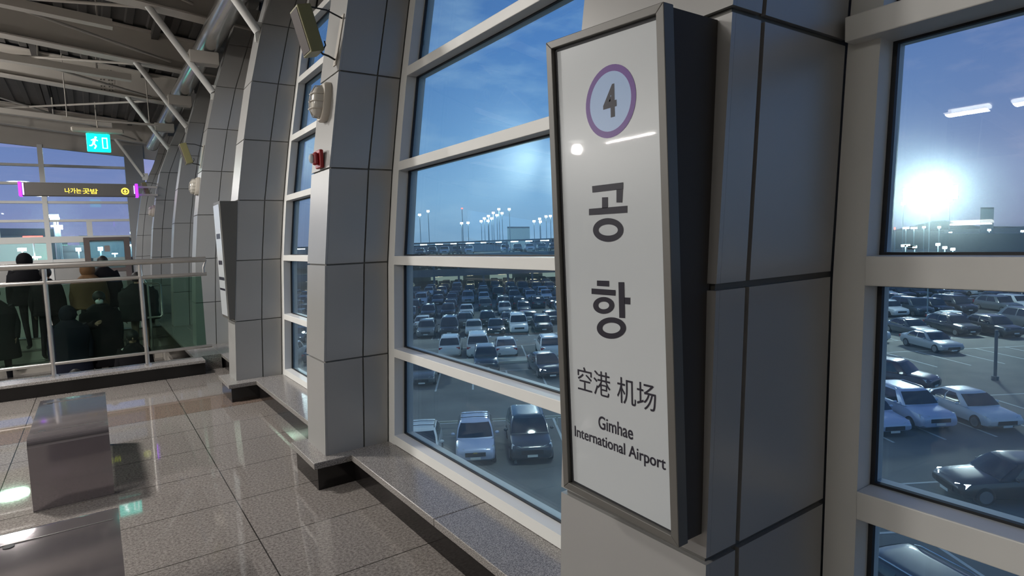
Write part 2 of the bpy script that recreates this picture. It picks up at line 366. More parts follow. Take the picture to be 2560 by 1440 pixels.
# ------------------------------------------------------------------ floor, sill, plinths
def struct(mb, name, m, **k): return tag(mb.build(name, m, **k), kind='structure')
m = MB(); m.box(-14, 1.75, -4, 8.0, -.35, 0); m.box(-14, 1.75, 13.8, 22.1, -.35, 0); m.box(.93, 1.75, 8.0, 13.8, -.35, 0); m.box(-14, -3.2, 8.0, 13.8, -.35, 0)
struct(m, 'floor', 'floor')
m = MB(); m.box(-3.2, .93, 7.9, 8.02, -3.6, -.35); m.box(.93, 1.0, 8.0, 13.8, -3.6, -.352); m.box(-3.3, -3.2, 8.0, 13.8, -3.6, -.352); m.box(-3.3, 1.0, 6.9, 13.9, -3.8, -3.6)
struct(m, 'wall_stairwell', 'beige_steel')
m = MB(); m.box(1.50, 1.675, -2.2, 22, -9, .172); m.box(1.45, 1.60, -2.2, 22, .0, .135)
struct(m, 'wall_right', 'building_far')
# plinths (black) and granite copings
bb = MB(); cp = MB(); lastY = -2.2
cops = []
for i, (yn, yf, dx, jo) in enumerate(PIL):
    bx = .999+(dx if i != 0 else -.05); x0 = bx-.025
    a, b = yn-.086, yf+.05
    if i == 2: a = yn-.15
    bb.box(1.224, 1.5, lastY, a+.02, 0, .136); bb.box(bx, 1.5, a+.02, b-.02, 0, .136)
    cops.append((1.20, lastY, a, .0)); cops.append((x0, a, b, 1))
    lastY = b
bb.box(1.224, 1.5, lastY, 22, 0, .136)
struct(bb, 'baseboard_right', 'black_granite')
cops.append((1.20, lastY, 22, 0))
tn = 0
for (x0, a, b, pil) in cops:
    if pil: segs = [(a, b)]
    else:
        segs = []; y = a; brk = [2.435, 5.11, -.5, 7.9, 10.5, 13.0, 16.0, 18.0]
        for q in sorted(brk):
            if a+.15 < q < b-.15: segs.append((y, q-.0015)); y = q+.0015
        segs.append((y, b))
    for (p, q) in segs:
        tn += 1; m = MB(); m.rbox(x0, 1.56, p, q, .136, .175, .003); struct(m, 'trim_%d' % tn, 'sill')
m = MB(); m.box(-3.3, .985, 7.80, 8.03, 0, .14); struct(m, 'baseboard_back', 'black_granite')
m = MB(); m.rbox(-3.3, .985, 7.735, 8.06, .14, .172, .003); struct(m, 'trim_%d' % (tn+1), 'sill')
m = MB(); m.box(.93, 1.2, 8.03, 14.1, 0, .14); m.box(.90, 1.21, 8.06, 14.1, .14, .172); struct(m, 'trim_%d' % (tn+2), 'sill')
m = MB(); m.box(.895, .93, 8.06, 14.1, -.2, .139); struct(m, 'baseboard_left', 'black_granite')

# ------------------------------------------------------------------ stairs
st = empty('staircase', (-1.1, 11, -1.3), 'wide stair with pale treads coming down towards the railing', 'stairs')
for i in range(19):
    y1 = 13.8-i*.30; z = -i*.175
    m = MB(); m.box(-3.2, .93, y1-.32, y1, z-.20, z-.02); m.build('riser', 'beige_steel', st)
    m = MB(); m.rbox(-3.2, .93, y1-.33, y1, z-.02, z, .003); m.build('tread', 'sill', st)
    m = MB(); m.box(-3.2, .93, y1-.325, y1-.285, z, z+.004); m.build('nosing', 'black_granite', st)
# stair handrail frame near the right edge
hr = empty('stair_handrail', (.83, 11.5, 0), 'square looped steel handrail at the right side of the stair', 'handrail')
m = MB(); m.tube([(.66, 11.5, .93), (.85, 11.5, .93), (.88, 11.5, .90), (.88, 11.5, .40), (.85, 11.5, .37), (.66, 11.5, .37)], .018, 10); m.build('rail_loop', 'steel', hr, 60)
m = MB(); m.cyl((.70, 11.5, -1.345), (.70, 11.5, .93), .016, 10); m.build('post', 'steel', hr, 60)
m = MB(); m.cyl((.70, 11.5, .93), (.70, 13.7, 1.1), .02, 10); m.build('top_rail', 'steel', hr, 60)

# ------------------------------------------------------------------ railing with green tinted glass
rl = empty('railing', (-.8, 7.93, .172), 'stainless steel railing with green tinted glass along the stair opening', 'railing')
Yr = 7.93
m = MB(); m.tube([(-3.3, Yr, 1.325), (-1.2, Yr, 1.34), (1.09, Yr, 1.338)], .032, 16); m.build('handrail', 'steel', rl, 60)
m = MB(); m.cyl((-3.3, Yr, 1.165), (1.09, Yr, 1.165), .021, 12); m.build('middle_rail', 'steel', rl, 60)
m = MB(); m.cyl((-3.3, Yr, .305), (1.09, Yr, .305), .018, 12); m.build('bottom_rail', 'steel', rl, 60)
posts = [-3.0, -2.145, -1.29, -.43, .42]
for x in posts:
    m = MB(); m.cyl((x, Yr, .172), (x, Yr, 1.31), .022, 14); p = m.build('post', 'steel', rl, 60)
    m = MB(); m.cyl((x, Yr, .172), (x, Yr, .19), .04, 16); m.build('base_flange', 'chrome', p, 60)
xs = posts + [1.06]
for a, b in zip(xs, xs[1:]):
    m = MB(); m.box(a+.03, b-.03, Yr-.005, Yr+.005, .325, 1.14); m.build('glass_panel', 'rail_glass', rl)
m = MB(); m.tube([(1.09, Yr, 1.33), (1.06, Yr, 1.24), (1.06, Yr, 1.17)], .012, 8); m.build('wall_bracket', 'steel', rl, 60)

# ------------------------------------------------------------------ benches
def bench(y0, y1, x0, x1, z, label):
    root = empty('bench', ((x0+x1)/2, (y0+y1)/2, 0), label, 'bench', 'steel benches on the concourse')
    r = .05; t = .045
    def arc(yc, zc, r, a0, a1, n=8): return [(yc+r*math.cos(a0+(a1-a0)*i/n), zc+r*math.sin(a0+(a1-a0)*i/n)) for i in range(n+1)]
    out = [(y0, 0)] + arc(y0+r, z-r, r, math.pi, math.pi/2) + arc(y1-r, z-r, r, math.pi/2, 0) + [(y1, 0)]
    inn = [(y0+t, 0)] + arc(y0+r+.005, z-r-.005, r-t+.01, math.pi, math.pi/2) + arc(y1-r-.005, z-r-.005, r-t+.01, math.pi/2, 0) + [(y1-t, 0)]
    m = MB(); n = len(out)
    m.loft([[(x, a[0], a[1]) for a in out] + [(x, a[0], a[1]) for a in reversed(inn)] for x in (x0, x1)], cap=False)
    v = [(x0, a[0], a[1]) for a in out] + [(x0, a[0], a[1]) for a in inn] + [(x1, a[0], a[1]) for a in out] + [(x1, a[0], a[1]) for a in inn]
    f = []
    for i in range(n-1): f.append((i, i+1, n+i+1, n+i)); f.append((2*n+i, 2*n+i+1, 3*n+i+1, 3*n+i))
    m.add(v, f); m.build('body', 'bench_steel', root, 35)
    for yy in (y0+.07, y1-.07):
        for xx in (x0+.06,):
            b = MB(); b.cyl((xx, yy+(.11 if yy < (y0+y1)/2 else -.11), z), (xx, yy+(.11 if yy < (y0+y1)/2 else -.11), z+.002), .017, 18); b.build('bolt_recess', 'gasket', root)
    for ya in (y0+.16, y1-.163): b = MB(); b.box(x0+.02, x1-.02, ya, ya+.003, z, z+.0025); b.build('seam', 'steel', root)
bench(4.285, 5.45, -.385, .0, .415, 'grey steel bench standing whole, in front of the railing')
bench(1.70, 2.93, -.385, .008, .415, 'grey steel bench cut off at the bottom left corner, nearest the camera')

# ------------------------------------------------------------------ signs
def quadmap(BL, BR, TL, TR):       # u 0..1 left->right, v 0..1 bottom->top
    BL, BR, TL, TR = map(Vector, (BL, BR, TL, TR))
    return lambda u, v, d=0: (BL*(1-u)+BR*u)*(1-v)+(TL*(1-u)+TR*u)*v + Vector((-d, 0, 0))
sign = empty('station_sign', (1.0, 1.0, 1.35), 'tall white wall sign with purple ring 4 and airport name, on the nearest pillar', 'sign')
X = .95
q = quadmap((X, 1.171, .809), (X, .799, .801), (X, 1.191, 1.927), (X, .820, 1.902))
# wedge box: front plane X, back follows the pillar face
fm = MB()
def ringpoly(mb, outer, inner, d0, d1):
    for k in range(4):
        a, b = outer[k], outer[(k+1) % 4]; c, d = inner[k], inner[(k+1) % 4]
        mb.hexa([q(*a, d1), q(*b, d1), q(*d, d1), q(*c, d1), q(*a, d0), q(*b, d0), q(*d, d0), q(*c, d0)])
fw, fh = .055, .0165
ringpoly(fm, [(0, 0), (1, 0), (1, 1), (0, 1)], [(fw, fh), (1-fw, fh), (1-fw, 1-fh), (fw, 1-fh)], .0, -.03)
fm.build('frame', 'sign_frame', sign, bevel=.0015)
im = MB(); ringpoly(im, [(fw, fh), (1-fw, fh), (1-fw, 1-fh), (fw, 1-fh)], [(fw+.02, fh+.005), (1-fw-.006, fh+.003), (1-fw-.006, 1-fh-.007), (fw+.02, 1-fh-.007)], -.0112, -.016); im.build('inner_gasket', 'gasket', sign)
bx = MB(); f4 = [q(0.01, .004, -.03), q(.99, .004, -.03), q(.99, .996, -.03), q(.01, .996, -.03)]
def back(p): return Vector((xf(p.z)-.069-.002, p.y, p.z))
bk = [back(p) for p in f4]; bx.add(f4+bk, [(0, 1, 2, 3), (4, 7, 6, 5), (0, 4, 5, 1), (1, 5, 6, 2), (2, 6, 7, 3), (3, 7, 4, 0)]); bx.build('housing', 'sign_side', sign)
fc = MB(); fc.hexa([q(.05, .015, -.025), q(.95, .015, -.025), q(.95, .985, -.025), q(.05, .985, -.025), q(.05, .015, -.012), q(.95, .015, -.012), q(.95, .985, -.012), q(.05, .985, -.012)]); fc.build('face', 'sign_face', sign)
XS = X+.0118
def ellp(mb, cy, cz, ry, rz, d, n=48, iy=None, iz=None):
    if iy is None:
        mb.add([(XS-d, cy+ry*math.cos(2*math.pi*k/n), cz+rz*math.sin(2*math.pi*k/n)) for k in range(n)], [tuple(range(n))])
    else:
        v = [(XS-d, cy+ry*math.cos(2*math.pi*k/n), cz+rz*math.sin(2*math.pi*k/n)) for k in range(n)] + [(XS-d, cy+iy*math.cos(2*math.pi*k/n), cz+iz*math.sin(2*math.pi*k/n)) for k in range(n)]
        mb.add(v, [(k, (k+1) % n, n+(k+1) % n, n+k) for k in range(n)])
r_ = MB(); ellp(r_, .985, 1.745, .0785, .0785, .0004, iy=.0645, iz=.0645); r_.build('number_ring', 'sign_purple', sign)
r_ = MB(); ellp(r_, .985, 1.745, .0645, .0645, .0003); r_.build('number_disc', 'sign_face_blue', sign)
def fy(yl, yr, zb, zt): return lambda u, v: Vector((XS-.0006, yl+(yr-yl)*u, zb+(zt-zb)*v))
t = MB(); fit_text(t, '4', fy(1.006, .964, 1.710, 1.781), .03); t.build('number', 'ink', sign)
# camera ray through a picture point onto the sign plane, worked out once for the heavy hangul strokes
def onplane(px, py):
    c = Vector((px-1280, -(py-720), -FPX)); w = Vector((AX.dot(c), AY.dot(c), AZ.dot(c))); k = XS/w.x; return Vector((XS-.0006, w.y*k, H+w.z*k))
def zp(x, y): return onplane(1400+x/3.13, 420+y/3.13)
def stroke(mb, *p): mb.add([zp(*a) for a in p], [(0, 1, 2, 3)])
def ring(mb, cx, cy, rx, ry, ix, iy, n=40):
    v = [zp(cx+rx*math.cos(2*math.pi*k/n), cy+ry*math.sin(2*math.pi*k/n)) for k in range(n)] + [zp(cx+ix*math.cos(2*math.pi*k/n), cy+iy*math.sin(2*math.pi*k/n)) for k in range(n)]
    mb.add(v, [(k, (k+1) % n, n+(k+1) % n, n+k) for k in range(n)])
t = MB(); stroke(t, (252, 142), (495, 112), (495, 165), (255, 193)); stroke(t, (443, 168), (493, 164), (487, 270), (443, 270)); stroke(t, (330, 230), (375, 228), (375, 312), (330, 316)); stroke(t, (228, 320), (527, 295), (527, 350), (228, 370)); ring(t, 378, 485, 119, 93, 76, 44)
t.build('lettering', 'ink', sign)
t = MB(); stroke(t, (290, 880), (385, 883), (385, 928), (290, 922)); stroke(t, (248, 942), (435, 955), (435, 1000), (248, 985)); ring(t, 343, 1075, 83, 66, 43, 30); stroke(t, (458, 893), (503, 893), (510, 1175), (465, 1172)); stroke(t, (503, 1012), (550, 1015), (550, 1068), (505, 1065)); ring(t, 403, 1252, 114, 84, 71, 42)
t.build('lettering', 'ink', sign)
t = MB(); fit_text(t, '空港', fy(1.117, 1.003, 1.073, 1.133), 0); t.build('lettering', 'ink', sign)
t = MB(); fit_text(t, '机场', fy(.981, .865, 1.070, 1.130), .0); t.build('lettering', 'ink', sign)
t = MB(); fit_text(t, 'Gimhae', fy(1.046, .934, .992, 1.024), .012); t.build('lettering', 'ink', sign)
t = MB(); fit_text(t, 'International Airport', fy(1.134, .841, .942, .978), .012); t.build('lettering', 'ink', sign)
def wedge_sign(y0, y1, z0, z1, X, dx, label):
    s_ = empty('wedge_sign', (X+.1, (y0+y1)/2, (z0+z1)/2), label, 'sign')
    b = MB(); b.hexa([(X, y0, z0), (xf(z0)+dx, y0, z0), (xf(z0)+dx, y1, z0), (X, y1, z0), (X-.01, y0, z1), (xf(z1)+dx, y0, z1), (xf(z1)+dx, y1, z1), (X-.01, y1, z1)]); b.build('housing', 'sign_frame', s_, bevel=.004)
    f = MB(); f.hexa([(X-.008, y0+.02, z0+.03), (X, y0+.02, z0+.03), (X, y1-.02, z0+.03), (X-.008, y1-.02, z0+.03), (X-.017, y0+.02, z1-.03), (X-.008, y0+.02, z1-.03), (X-.008, y1-.02, z1-.03), (X-.017, y1-.02, z1-.03)]); f.build('face', 'sign_face', s_)
    return s_
s2 = wedge_sign(6.255, 6.60, .775, 1.905, 1.025, -.02, 'narrow wedge sign seen edge-on on the pillar at the railing end')
for k, (z, w) in enumerate([(1.55, .10), (1.3, .10), (1.15, .14), (1.05, .14)]):
    t = MB(); t.box(1.0155-.009*(z-.9), 1.0175-.009*(z-.9), 6.43-w, 6.43+w, z, z+.05-.01*k); t.build('lettering', 'ink', s2)

# ------------------------------------------------------------------ LED exit board
lb = empty('display_board', (0, 14.2, 2.67), 'long dark hanging display board with yellow lettering and purple ends', 'sign')
m = MB(); m.rbox(-1.0, .80, 14.13, 14.27, 2.545, 2.79, .01); m.build('housing', 'led_body', lb)
for a, b in ((-1.02, -.97), (.785, .835)):
    m = MB(); m.rbox(a, b, 14.11, 14.29, 2.535, 2.80, .006); m.build('end_light', 'led_purple', lb)
m = MB(); m.box(-.963, -.94, 14.124, 14.13, 2.56, 2.78); m.build('light_strip', 'led_lilac', lb)
m = MB(); m.box(.76, .775, 14.104, 14.11, 2.60, 2.76); m.build('light_strip', 'led_lilac', lb)
def fl(xl, xr, zb, zt): return lambda u, v: Vector((xl+(xr-xl)*u, 14.126, zb+(zt-zb)*v))
t = MB(); fit_text(t, '나가는', fl(-.34, -.09, 2.598, 2.695), 0); t.build('lettering', 'led_yellow', lb)
t = MB(); fit_text(t, '곳', fl(-.07, .04, 2.593, 2.69), 0); t.build('lettering', 'led_yellow', lb)
t = MB(); fit_text(t, '밤', fl(.05, .17, 2.592, 2.688), 0); t.build('lettering', 'led_yellow', lb)
m = MB(); n = 28; cx_, cz_ = .614, 2.65
m.add([(cx_+.066*math.cos(2*math.pi*k/n), 14.126, cz_+.066*math.sin(2*math.pi*k/n)) for k in range(n)]+[(cx_+.045*math.cos(2*math.pi*k/n), 14.126, cz_+.045*math.sin(2*math.pi*k/n)) for k in range(n)], [(k, (k+1) % n, n+(k+1) % n, n+k) for k in range(n)])
m.add([(cx_-.012, 14.126, cz_+.03), (cx_+.012, 14.126, cz_+.03), (cx_+.012, 14.126, cz_), (cx_+.034, 14.126, cz_), (cx_, 14.126, cz_-.035), (cx_-.034, 14.126, cz_), (cx_-.012, 14.126, cz_)], [(0, 1, 2, 3, 4, 5, 6)])
m.build('arrow_ring', 'led_yellow', lb)
for z in (2.59, 2.745):
    m = MB(); m.box(.835, 1.17, 14.18, 14.23, z-.02, z+.02); m.build('support_bar', 'beige_steel', lb)

# ------------------------------------------------------------------ green exit sign
es = empty('exit_sign', (.24, 13.8, 3.53), 'green lit running man exit sign hanging below the roof beams', 'sign')
m = MB(); m.rbox(.06, .43, 13.76, 13.84, 3.35, 3.68, .008); m.build('housing', 'exit_green', es)
m = MB()
m.ell((.205, 13.757, 3.605), .02, .004, .02); y_ = 13.756
def lim(mb, a, b, w):
    a = Vector((a[0], y_, a[1])); b = Vector((b[0], y_, b[1])); d = (b-a).normalized(); nn = Vector((-d.z, 0, d.x))*w; mb.add([a+nn, b+nn, b-nn, a-nn], [(0, 1, 2, 3)])
for a, b, w in (((.19, 3.58), (.165, 3.50), .02), ((.165, 3.5), (.205, 3.45), .012), ((.205, 3.45), (.175, 3.40), .011), ((.165, 3.5), (.13, 3.45), .012), ((.13, 3.45), (.10, 3.455), .010), ((.19, 3.575), (.235, 3.545), .010), ((.18, 3.575), (.13, 3.55), .010)): lim(m, a, b, w)
m.box(.30, .385, 13.755, 13.759, 3.41, 3.61)
m.build('running_figure', 'exit_white', es)
m = MB(); m.box(.315, .37, 13.752, 13.7545, 3.42, 3.59); m.build('doorway', 'exit_green', es)
for x in (.10, .39):
    m = MB(); m.cyl((x, 13.8, 3.68), (x, 13.8, 3.72), .008, 8); m.build('hanger', 'cream', es)
fx_ = empty('lamp_fixture', (.25, 13.8, 3.8), 'cream batten lamp housing just above the green exit sign', 'lamp')
m = MB(); m.rbox(-.16, .66, 13.75, 13.85, 3.70, 3.79, .02); m.build('housing', 'cream', fx_)
m = MB(); m.cyl((.25, 13.82, 3.79), (.25, 13.84, 3.93), .012, 8); m.build('hanger', 'cream', fx_)
cpipe = empty('conduit_pipe', (.5, 13.85, 3.94), 'thin horizontal pipe above the green exit sign', 'pipe')
m = MB(); m.cyl((-.28, 13.85, 3.94), (1.25, 13.85, 3.93), .022, 10); m.build('pipe', 'beige_steel', cpipe, 60)
for x in (-.2, 1.1): m = MB(); m.cyl((x, 13.85, 3.94), (x, 13.85, 5.08-.1*x), .009, 8); m.build('hanger', 'beige_steel', cpipe, 60)

# ------------------------------------------------------------------ speaker boxes, wall lights, alarm
def speaker(yn, dx, label, sc=1):
    r = empty('column_speaker', (xf(2.7)+dx, yn+.08, 2.7), label, 'speaker', 'olive column speakers on the pillars')
    A = Vector((1.063+dx, 0, 2.833)); B = Vector((1.132+dx, 0, 2.577)); ax = (B-A).normalized(); pr = Vector((-ax.z, 0, ax.x)); 
    if pr.x < 0: pr = -pr
    dep = .083
    def P_(u, d, y): return A + ax*u + pr*d + Vector((0, yn+y, 0))
    Lh = (B-A).length
    b = MB(); b.hexa([P_(0, 0, 0), P_(0, dep, 0), P_(0, dep, .155), P_(0, 0, .155), P_(Lh, 0, 0), P_(Lh, dep, 0), P_(Lh, dep, .155), P_(Lh, 0, .155)]); b.build('cabinet', 'olive', r, bevel=.006)
    g = MB(); g.hexa([P_(.012, -.003, .014), P_(.012, .004, .014), P_(.012, .004, .141), P_(.012, -.003, .141), P_(Lh-.012, -.003, .014), P_(Lh-.012, .004, .014), P_(Lh-.012, .004, .141), P_(Lh-.012, -.003, .141)]); g.build('grille', 'olive_dark', r)
    p0 = P_(.01, dep*.9, .03); w = Vector((xf(2.80)+dx+.004, yn+.05, 2.815))
    t = MB(); t.tube([p0, (p0+w)/2+Vector((0, -.01, .012)), w], .005, 8); t.build('bracket_arm', 'black_metal', r, 60)
    p1 = P_(Lh-.005, dep*.9, .05); w2 = Vector((xf(2.56)+dx+.004, yn+.09, 2.575))
    t = MB(); t.tube([p1, p1+Vector((.01, 0, -.012)), (p1+w2)/2, w2], .006, 8); t.build('bracket_arm', 'black_metal', r, 60)
    t = MB(); t.tube([P_(Lh-.01, dep, .02), P_(Lh-.03, dep+.02, .02), P_(Lh-.055, dep+.025, .03)], .004, 8); t.build('cable', 'black_metal', r, 60)
    pl = MB(); pl.hexa([(xf(2.54)+dx-.006, yn+.06, 2.54), (xf(2.54)+dx+.002, yn+.06, 2.54), (xf(2.54)+dx+.002, yn+.11, 2.54), (xf(2.54)+dx-.006, yn+.11, 2.54), (xf(2.84)+dx-.006, yn+.03, 2.84), (xf(2.84)+dx+.002, yn+.03, 2.84), (xf(2.84)+dx+.002, yn+.08, 2.84), (xf(2.84)+dx-.006, yn+.08, 2.84)]); pl.build('wall_plate', 'cream', r)
speaker(3.60, 0, 'large olive box speaker tilted down from the pillar beside the middle window')
speaker(8.95, -.035, 'small olive box speaker on the pillar just behind the railing end pillar')
speaker(14.25, -.16, 'smallest olive box speaker, above the right end of the display board')
def bulkhead(yc, zc, dx, label):
    X0 = xf(zc)+dx; r = empty('wall_light', (X0, yc, zc), label, 'lamp', 'caged oval wall lights on the pillars'); sl = .14
    def pt(x, y, z): return (X0 - x + (z-zc)*sl, y, z)
    b = MB(); rings = []
    for (x, s) in ((0, 1), (.03, 1), (.042, .93)):
        rings.append([pt(x, yc+.068*s*max(-1, min(1, 1.15*math.cos(a))), zc+.118*s*max(-1, min(1, 1.12*math.sin(a)))) for a in [2*math.pi*k/28 for k in range(28)]])
    b.loft(rings); b.build('base', 'cream', r, 50)
    l = MB(); rings = []
    for (x, s) in ((.04, .80), (.07, .80), (.088, .70), (.098, .5), (.102, .2)):
        rings.append([pt(x, yc+.062*s*math.cos(a), zc+.118*s*math.sin(a)) for a in [2*math.pi*k/28 for k in range(28)]])
    l.loft(rings); l.build('lens', 'cream_lens', r, 60)
    for zz in (-.045, 0, .045):
        c = MB(); h = .052*math.sqrt(max(.05, 1-(zz/.1)**2)); c.tube([pt(.04, yc-h, zc+zz), pt(.08, yc-h, zc+zz), pt(.106, yc-h*.5, zc+zz), pt(.108, yc+h*.5, zc+zz), pt(.08, yc+h, zc+zz), pt(.04, yc+h, zc+zz)], .0035, 6); c.build('cage_bar', 'cream', r, 60)
    c = MB(); c.tube([pt(.04, yc, zc-.1), pt(.085, yc, zc-.095), pt(.108, yc, zc-.05), pt(.112, yc, zc), pt(.108, yc, zc+.05), pt(.085, yc, zc+.095), pt(.04, yc, zc+.1)], .0035, 6); c.build('cage_bar', 'cream', r, 60)
bulkhead(3.76, 2.33, 0, 'large caged oval wall light on the pillar above the red alarm')
bulkhead(9.09, 2.30, -.025, 'small caged wall light on the pillar just behind the railing end pillar')
bulkhead(14.38, 2.28, -.155, 'farthest caged wall light, on the pillar holding the display board')
al = empty('fire_alarm', (1.19, 3.76, 1.975), 'small red fire alarm strobe on the pillar beside the middle window', 'alarm')
m = MB(); m.rbox(1.175, 1.199, 3.70, 3.80, 1.925, 2.035, .004); m.build('base', 'red_plastic', al)
m = MB(); m.rbox(1.148, 1.176, 3.72, 3.78, 1.945, 2.02, .008); m.build('sounder', 'red_plastic', al)
m = MB(); m.ell((1.14, 3.75, 1.983), .018, .02, .03); m.build('strobe_lens', 'lamp_clear', al, 60)

# ------------------------------------------------------------------ roof steel
zb = lambda x: 4.52-.10*(x-.8)
def beam(Y, label, full=True):
    r = empty('roof_beam', (-2, Y, 4.8), label, 'beam', 'steel roof beams across the hall')
    xa, xb = -14, 2.0; h = .52
    m = MB(); m.hexa([(xa, Y-.012, zb(xa)+.02), (xb, Y-.012, zb(xb)+.02), (xb, Y+.012, zb(xb)+.02), (xa, Y+.012, zb(xa)+.02), (xa, Y-.012, zb(xa)+h), (xb, Y-.012, zb(xb)+h), (xb, Y+.012, zb(xb)+h), (xa, Y+.012, zb(xa)+h)]); m.build('web', 'beige_steel', r)
    for z0, z1 in ((0, .022), (h, h+.022)):
        m = MB(); m.hexa([(xa, Y-.13, zb(xa)+z0), (xb, Y-.13, zb(xb)+z0), (xb, Y+.13, zb(xb)+z0), (xa, Y+.13, zb(xa)+z0), (xa, Y-.13, zb(xa)+z1), (xb, Y-.13, zb(xb)+z1), (xb, Y+.13, zb(xb)+z1), (xa, Y+.13, zb(xa)+z1)]); m.build('flange', 'beige_steel', r)
    for k in range(2):
        for jx in (-.04, .01, .09, .14):
            b = MB()
            for i in range(7): b.cyl((.42+jx, Y-.022, zb(.42)+.07+i*.063), (.42+jx, Y-.012, zb(.42)+.07+i*.063), .012, 8)
            if k == 0 and abs(Y-14.35) < .1: b.build('bolt_row', 'gap_metal', r)
    if abs(Y-14.35) < .1: m = MB(); m.box(.34, .60, Y-.016, Y-.012, zb(.47)+.04, zb(.47)+.50); m.build('splice_plate', 'beige_steel', r)
for Y, l in ((3.7, 'steel roof beam at the pillar beside the middle window'), (6.35, 'steel roof beam above the railing, at the frame top left'), (9.0, 'steel roof beam at the upper left, top ends of the second strut'), (11.7, 'dark shaded steel roof beam crossing the upper left corner'), (14.35, 'pale steel roof beam with the bolted splice at upper left'), (19.8, 'farthest steel roof beam, above the glazed end wall')): beam(Y, l)
def strut(Y, x0, z0, x1, z1, label):
    r = empty('roof_strut', (x0, Y, z0), label, 'strut', 'white diagonal roof struts')
    m = MB(); m.cyl((x0, Y-.02, z0), (x1, Y-.02, z1), .042, 14); m.build('tube', 'frame_white', r, 60)
    m = MB(); m.box(x0-.03, x0+.12, Y-.035, Y-.005, z0-.1, z0+.09); m.build('foot_bracket', 'frame_white', r)
for i, (Y, l) in enumerate(((6.33, 'thick white strut at the top, touching the railing end pillar'), (9.0, 'longest white diagonal strut, second from the camera'), (11.7, 'middle white diagonal strut crossing the silver duct'), (14.33, 'white diagonal strut right of the green exit sign'), (19.75, 'farthest thin white strut beside the glazed end wall'))):
    dx = 0 if i < 3 else (-.03 if i == 3 else -.16); strut(Y, 1.475+dx, 3.54, .80+dx*.4, 4.53, l)
for i, Y in enumerate((6.35, 9.0, 11.7, 14.35)):
    m = MB(); m.rbox(1.22, 1.57, Y-.09, Y+.09, 3.89, 4.05, .006)
    tag(m.build('duct_support', 'beige_steel'), 'flat pale support block under the silver duct, %s from the camera' % ORD[i].replace('nearest', 'first'), 'bracket', 'support blocks under the duct')
du = empty('air_duct', (1.53, 10, 4.2), 'round silver air duct running along the top of the pillars', 'duct')
ys = [-2, 1.5, 4.2, 6.9, 9.7, 12.4, 15.1, 18.3]
for a, b in zip(ys, ys[1:]):
    m = MB(); m.cyl((1.475, a, 4.195), (1.475, b-.03, 4.195), .138, 28); sct = m.build('duct_section', 'duct', du, 50)
    m = MB(); m.cyl((1.475, b-.05, 4.195), (1.475, b, 4.195), .144, 28); m.build('joint_band', 'duct', sct, 50)
m = MB()
m.hexa([(-14, -4, zb(-14)+.60), (2.7, -4, zb(2.7)+.60), (2.7, 22.2, zb(2.7)+.60), (-14, 22.2, zb(-14)+.60), (-14, -4, zb(-14)+.68), (2.7, -4, zb(2.7)+.68), (2.7, 22.2, zb(2.7)+.68), (-14, 22.2, zb(-14)+.68)])
x = -14
while x < 2.0:
    m.hexa([(x, -4, zb(x)+.56), (x+.10, -4, zb(x)+.56), (x+.10, 22.2, zb(x)+.56), (x, 22.2, zb(x)+.56), (x-.02, -4, zb(x)+.60), (x+.12, -4, zb(x)+.60), (x+.12, 22.2, zb(x)+.60), (x-.02, 22.2, zb(x)+.60)]); x += .3
struct(m, 'ceiling', 'dark_deck')
# purlins (along the hall), braces and pipes
for i, (x, l) in enumerate(((1.1, 'steel purlin nearest the windows under the roof deck'), (-.6, 'steel purlin over the stair under the roof deck'), (-2.6, 'steel purlin left of the stair under the roof deck'))):
    m = MB(); m.box(x-.05, x+.05, -4, 22, zb(x)+.44, zb(x)+.56); tag(m.build('roof_purlin', 'dark_deck'), l, 'beam', 'roof purlins')
k = 0
rodl = ['over the railing', 'behind the second beam', 'above the stair', 'in front of the splice beam', 'behind the splice beam', 'above the exit sign', 'near the end wall', 'beside the last beam']
for (a, b) in (((-3, 6.4, 5.05), (1.3, 8.9, 4.62)), ((1.3, 6.4, 4.62), (-3, 8.9, 5.05)), ((-3, 9.1, 4.95), (1.3, 11.6, 4.58)), ((1.3, 9.1, 4.6), (-3, 11.6, 5.0)), ((-3, 11.8, 4.95), (1.2, 14.25, 4.55)), ((1.2, 11.8, 4.55), (-3, 14.25, 4.95)), ((-3, 14.5, 4.9), (1.2, 19.6, 4.52)), ((1.2, 14.5, 4.52), (-3, 19.6, 4.9))):
    m = MB(); m.cyl(a, b, .022, 8); tag(m.build('brace_rod', 'beige_steel', None, 60), 'thin diagonal bracing rod ' + rodl[k], 'rod', 'diagonal bracing rods under the roof'); k += 1
for Y, x0, x1, z, l in ((10.4, -3.5, .47, 4.62, 'pale square duct ending in mid air at upper left'), (12.9, -3.5, .8, 4.5, 'pale cable tray between the roof beams'), (17.3, -3.5, .6, 4.42, 'pale cable tray in front of the last roof beam')):
    t_ = empty('cable_tray', (x0, Y, z), l, 'tray'); m = MB(); m.hexa([(x0, Y-.08, z+.30), (x1, Y-.08, z), (x1, Y+.08, z), (x0, Y+.08, z+.30), (x0, Y-.08, z+.42), (x1, Y-.08, z+.11), (x1, Y+.08, z+.11), (x0, Y+.08, z+.42)]); m.build('tray', 'beige_steel', t_)
    for x in (-.5, .3): m = MB(); m.cyl((x, Y, z+.1+.07*(x1-x)), (x, Y, z+.55+.03*(x1-x)), .014, 8); m.build('hanger_rod', 'beige_steel', t_)

